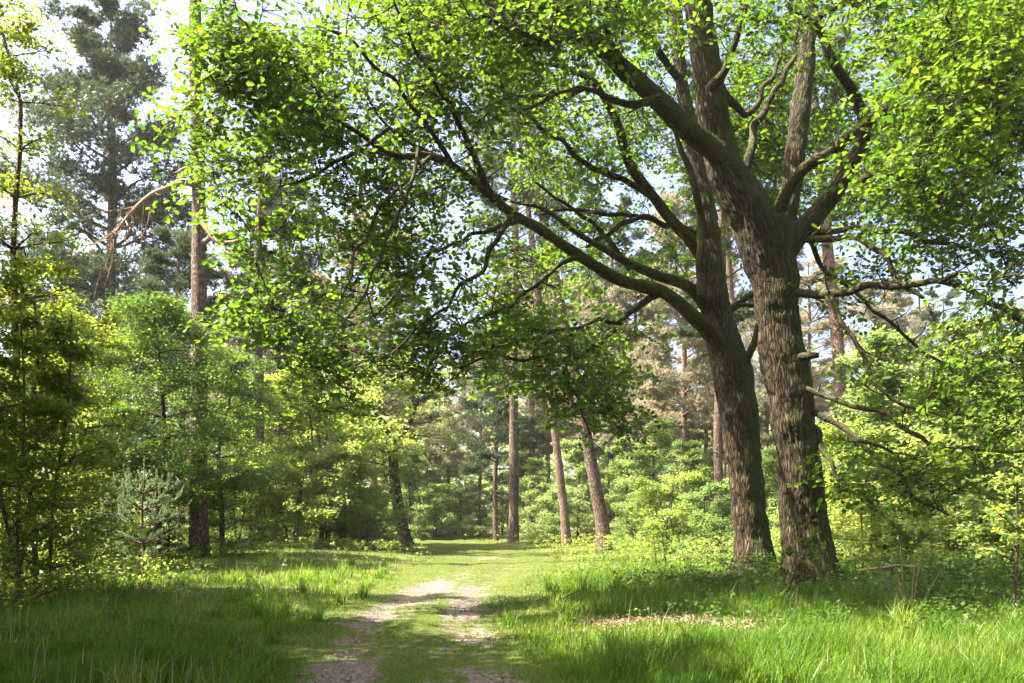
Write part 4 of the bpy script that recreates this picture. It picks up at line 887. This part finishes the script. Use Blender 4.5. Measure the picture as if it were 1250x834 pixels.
r_ = np.random.default_rng(301); tg = Buf()
x, y = scatter(r_, 222000, 6.2, 62, 1.75)
d = path_d(x, y); tuft = n2(x, y, 1.3, 8.0); tuft2 = n2(x, y, .45, 3.0)
right = x > path_x(y)
h = (.065 + .105 * ss(d, 0, 1.3)) * (1 + .75 * tuft + .45 * tuft2) * np.where(right, 1.15, .9) * (1 - .35 * ss(y, 22, 34))
keep = (d > -.05 + .25 * r_.uniform(-1, 1, len(x))) & (r_.uniform(0, 1, len(x)) < .55 + .6 * ss(tuft, -.5, .3))
lit = at(800, 768, 11.9); lp = ((x - 1.95) / 1.1) ** 2 + ((y - 11.6) / .55) ** 2; keep &= (lp > 1) | (r_.uniform(0, 1, len(x)) < .5); near = ((x - 1.9) / 1.5) ** 2 + ((y - 10.9) / 1.3) ** 2; h = h * (1 - .5 * (1 - ss(near, .6, 1.2)))
for bb in (bA, bB): keep &= (x - bb[0]) ** 2 + (y - bb[1]) ** 2 > .5 ** 2
x, y, h, tuft, tuft2, d = x[keep], y[keep], np.clip(h[keep], .05, .6) * r_.uniform(.6, 1.25, keep.sum()), tuft[keep], tuft2[keep], d[keep]
w = (.006 + .00045 * y) * r_.uniform(.6, 1.3, len(x)); dry = ss(n2(x, y, .35, 12.0), .05, .6)
rn = np.clip(r_.normal(.42, .17, len(x)) + .18 * tuft2 + .25 * dry * (y > 15), 0, 1)
nr = y < 22
V, Fa, A = blades(r_, x[nr], y[nr], h[nr], w[nr], rn[nr]); tg.add(V, Fa, rnd=A)
V, Fa, A = blades(r_, x[~nr], y[~nr], h[~nr], w[~nr] * 1.4, rn[~nr], tri=1); tg.add(V, Fa, rnd=A)
tx, ty = scatter(r_, 420, 7, 26, 1.5); kk = (path_d(tx, ty) > .15) & (((tx - 1.9) / 1.5) ** 2 + ((ty - 10.9) / 1.3) ** 2 > 1); tx, ty = tx[kk], ty[kk]; nb_ = 46
ts_ = r_.uniform(.6, 1.3, len(tx)); X2 = np.repeat(tx, nb_) + r_.normal(0, .05, len(tx) * nb_); Y2 = np.repeat(ty, nb_) + r_.normal(0, .05, len(tx) * nb_)
V, Fa, A = blades(r_, X2, Y2, .34 * np.repeat(ts_, nb_) * r_.uniform(.5, 1.2, len(X2)), .009 + .0003 * Y2, np.clip(np.repeat(r_.normal(.45, .2, len(tx)), nb_) + r_.normal(0, .1, len(X2)), 0, 1), bend=1.1); tg.add(V, Fa, rnd=A)
tag(obj('tall_grass', tg.mesh('tall_grass', M['grass'])), 'fresh green tall grass covering both sides of the path', 'grass', kind='stuff')
# short turf on the path
x, y = scatter(r_, 100000, 6.2, 60, 1.9, 0); x = path_x(y) + r_.uniform(-1, 1, len(x)) * (path_w(y) + .4)
so = soil_at(x, y) + .55 * n2(x, y, 1.6, 1.0) + .25 * n2(x, y, 5, 1.0); keep = r_.uniform(.12, .7, len(x)) > so
x, y = x[keep], y[keep]; h = (.022 + .03 * r_.uniform(0, 1, len(x))) * (1 + .4 * n2(x, y, 2.0, 4.0))
V, Fa, A = blades(r_, x, y, h, .004 + .0005 * y, np.clip(r_.normal(.5, .18, len(x)) + .15 * (y > 16), 0, 1), tri=1); b = Buf(); b.add(V, Fa, rnd=A)
tag(obj('short_turf', b.mesh('short_turf', M['grass'])), 'short trodden turf between and beside the wheel ruts', 'grass', kind='stuff')
# straw stalks
x, y = scatter(r_, 2600, 6.5, 40, 1.4); keep = (path_d(x, y) > .3) & (n2(x, y, .35, 12.0) + .35 * r_.uniform(-1, 1, len(x)) > .0) & (((x - 1.95) / 1.9) ** 2 + ((y - 11.6) / 1.2) ** 2 > 1); x, y = x[keep], y[keep]
V, Fa, A = blades(r_, x, y, r_.uniform(.25, .55, len(x)) * (1 - .3 * ss(y, 20, 30)), .003 + .0003 * y, r_.uniform(0, 1, len(x)), bend=.35); b = Buf(); b.add(V, Fa, rnd=A)
tag(obj('dry_grass', b.mesh('dry_grass', M['straw'])), 'pale dry grass stalks scattered through the green grass', 'grass', kind='stuff')
# fallen leaves and crumbs
def litter(name, x, y, L, lab, rn=None):
    n = len(x); T = np.stack([x, y, gh(x, y) + .018 + r_.uniform(0, .02, n)], 1); d = rand_dirs(r_, n, .15); up = np.stack([r_.normal(0, .35, n), r_.normal(0, .35, n), np.ones(n)], 1)
    TV = LEAF_MID[0] * np.array([1, 1, -3.0]); V, Fa = bake(TV, LEAF_MID[1], rot_from(d, up), T, L * r_.uniform(.5, 1.2, n)); b = Buf()
    b.add(V, Fa, rnd=np.repeat(np.clip(r_.normal(.55, .25, n), 0, 1), len(TV))); tag(obj(name, b.mesh(name, M['litter'])), lab, 'leaf litter', kind='stuff')
x = r_.normal(0, 1, 1500) * 1.0 + 1.95; y = r_.normal(0, 1, 1500) * .5 + 11.7; kk = n2(x, y, 1.6, 3.0) + .6 * n2(x, y, 4.5, 3.0) > r_.uniform(-.5, .4, len(x)); x, y = x[kk], y[kk]; litter('leaf_litter', x, y, .075, 'pinkish brown fallen leaves in the bare patch of the right grass')
x, y = scatter(r_, 5000, 6.3, 30, 1.7, 0); x = path_x(y) + r_.uniform(-1, 1, len(x)) * (path_w(y) + .2); k = soil_at(x, y) + .5 * n2(x, y, 1.6, 1.0) > r_.uniform(.3, 1.3, len(x)); litter('fallen_leaves', x[k], y[k], .045, 'small brown fallen leaves in the wheel ruts')
x, y = scatter(r_, 9000, 6.3, 24, 1.7); k = (x > path_x(y) + 1) & (n2(x, y, .8, 6) > .0); litter('scattered_leaves', x[k], y[k], .06, 'single brown leaves scattered through the right grass')
# low leafy ground cover under the trees
def cover(name, zones, leaf, L, mat, lab, per=7):
    C = []
    for px, Y_, rx, ry, n, hh in zones:
        cx = (px - 625) / F * Y_; xx = cx + r_.normal(0, rx, n); yy = Y_ + r_.normal(0, ry, n); k = path_d(xx, yy) > .6; xx, yy = xx[k], yy[k]
        C.append(np.stack([xx, yy, gh(xx, yy) + r_.uniform(.04, hh, len(xx))], 1))
    C = np.concatenate(C); V, Fa, A = leaf_cloud(r_, C, np.full(len(C), .13), per, leaf, L, .6); b = Buf(); b.add(V, Fa, rnd=A); tag(obj(name, b.mesh(name, mat)), lab, 'ground cover', kind='stuff')
cover('bramble_cover', [(830, 19.5, 1.3, .9, 420, .35), (890, 17.5, .8, .6, 160, .3), (1000, 18.5, 1.2, .8, 200, .4), (1130, 17.5, 2.0, 1.2, 1100, .6), (1230, 16, 1.4, 1.5, 500, .5), (935, 18.6, .5, .3, 160, .6), (1060, 15, 1, .6, 260, .36), (1180, 14, 1.2, .6, 320, .4), (820, 17, .9, .5, 260, .32), (1000, 10.2, 1.6, 1.1, 90, .2), (1130, 12.3, 1.3, 1, 160, .3), (180, 11.5, 1.5, 1.6, 70, .2)], LEAF_MID, .06, M['dark_leaf'], 'low dark leafy brambles around the feet of the two oaks')
cover('undergrowth', [(40, 16.5, 1.6, 1.0, 700, .6), (225, 27.5, 2.0, .6, 500, .4), (350, 33, 2.2, .5, 500, .4), (440, 37, 1.4, .5, 300, .4), (560, 58, 6, 3, 500, .8), (760, 43, 6, 2, 700, .5), (900, 33, 5, 3, 900, .7), (1090, 26, 5, 2.5, 900, .8), (130, 21.5, .9, .6, 70, .3)], LEAF_SMALL, .085, M['hazel_leaf'], 'mixed low green undergrowth along the edge of the trees')

# ------------------------------------------------------------------ haze in the far wood
hz = bpy.data.materials.new('haze'); hz.use_nodes = True; t = hz.node_tree; t.nodes.clear()
o_ = t.nodes.new("ShaderNodeOutputMaterial"); pv = t.nodes.new("ShaderNodeVolumePrincipled"); pv.inputs['Color'].default_value = (.97, .96, .92, 1)
pv.inputs['Density'].default_value = .00028; pv.inputs['Anisotropy'].default_value = .3; t.links.new(pv.outputs[0], o_.inputs['Volume'])
x0, x1, y0_, y1_, z0, z1 = -321, 321, -41, 621, -3, 34
V = np.array([[x0, y0_, z0], [x1, y0_, z0], [x1, y1_, z0], [x0, y1_, z0], [x0, y0_, z1], [x1, y0_, z1], [x1, y1_, z1], [x0, y1_, z1]])
tag(obj('haze', mesh_np('haze', V, np.array([[0, 3, 2, 1], [4, 5, 6, 7], [0, 1, 5, 4], [1, 2, 6, 5], [2, 3, 7, 6], [3, 0, 4, 7]]), hz)), kind='stuff')
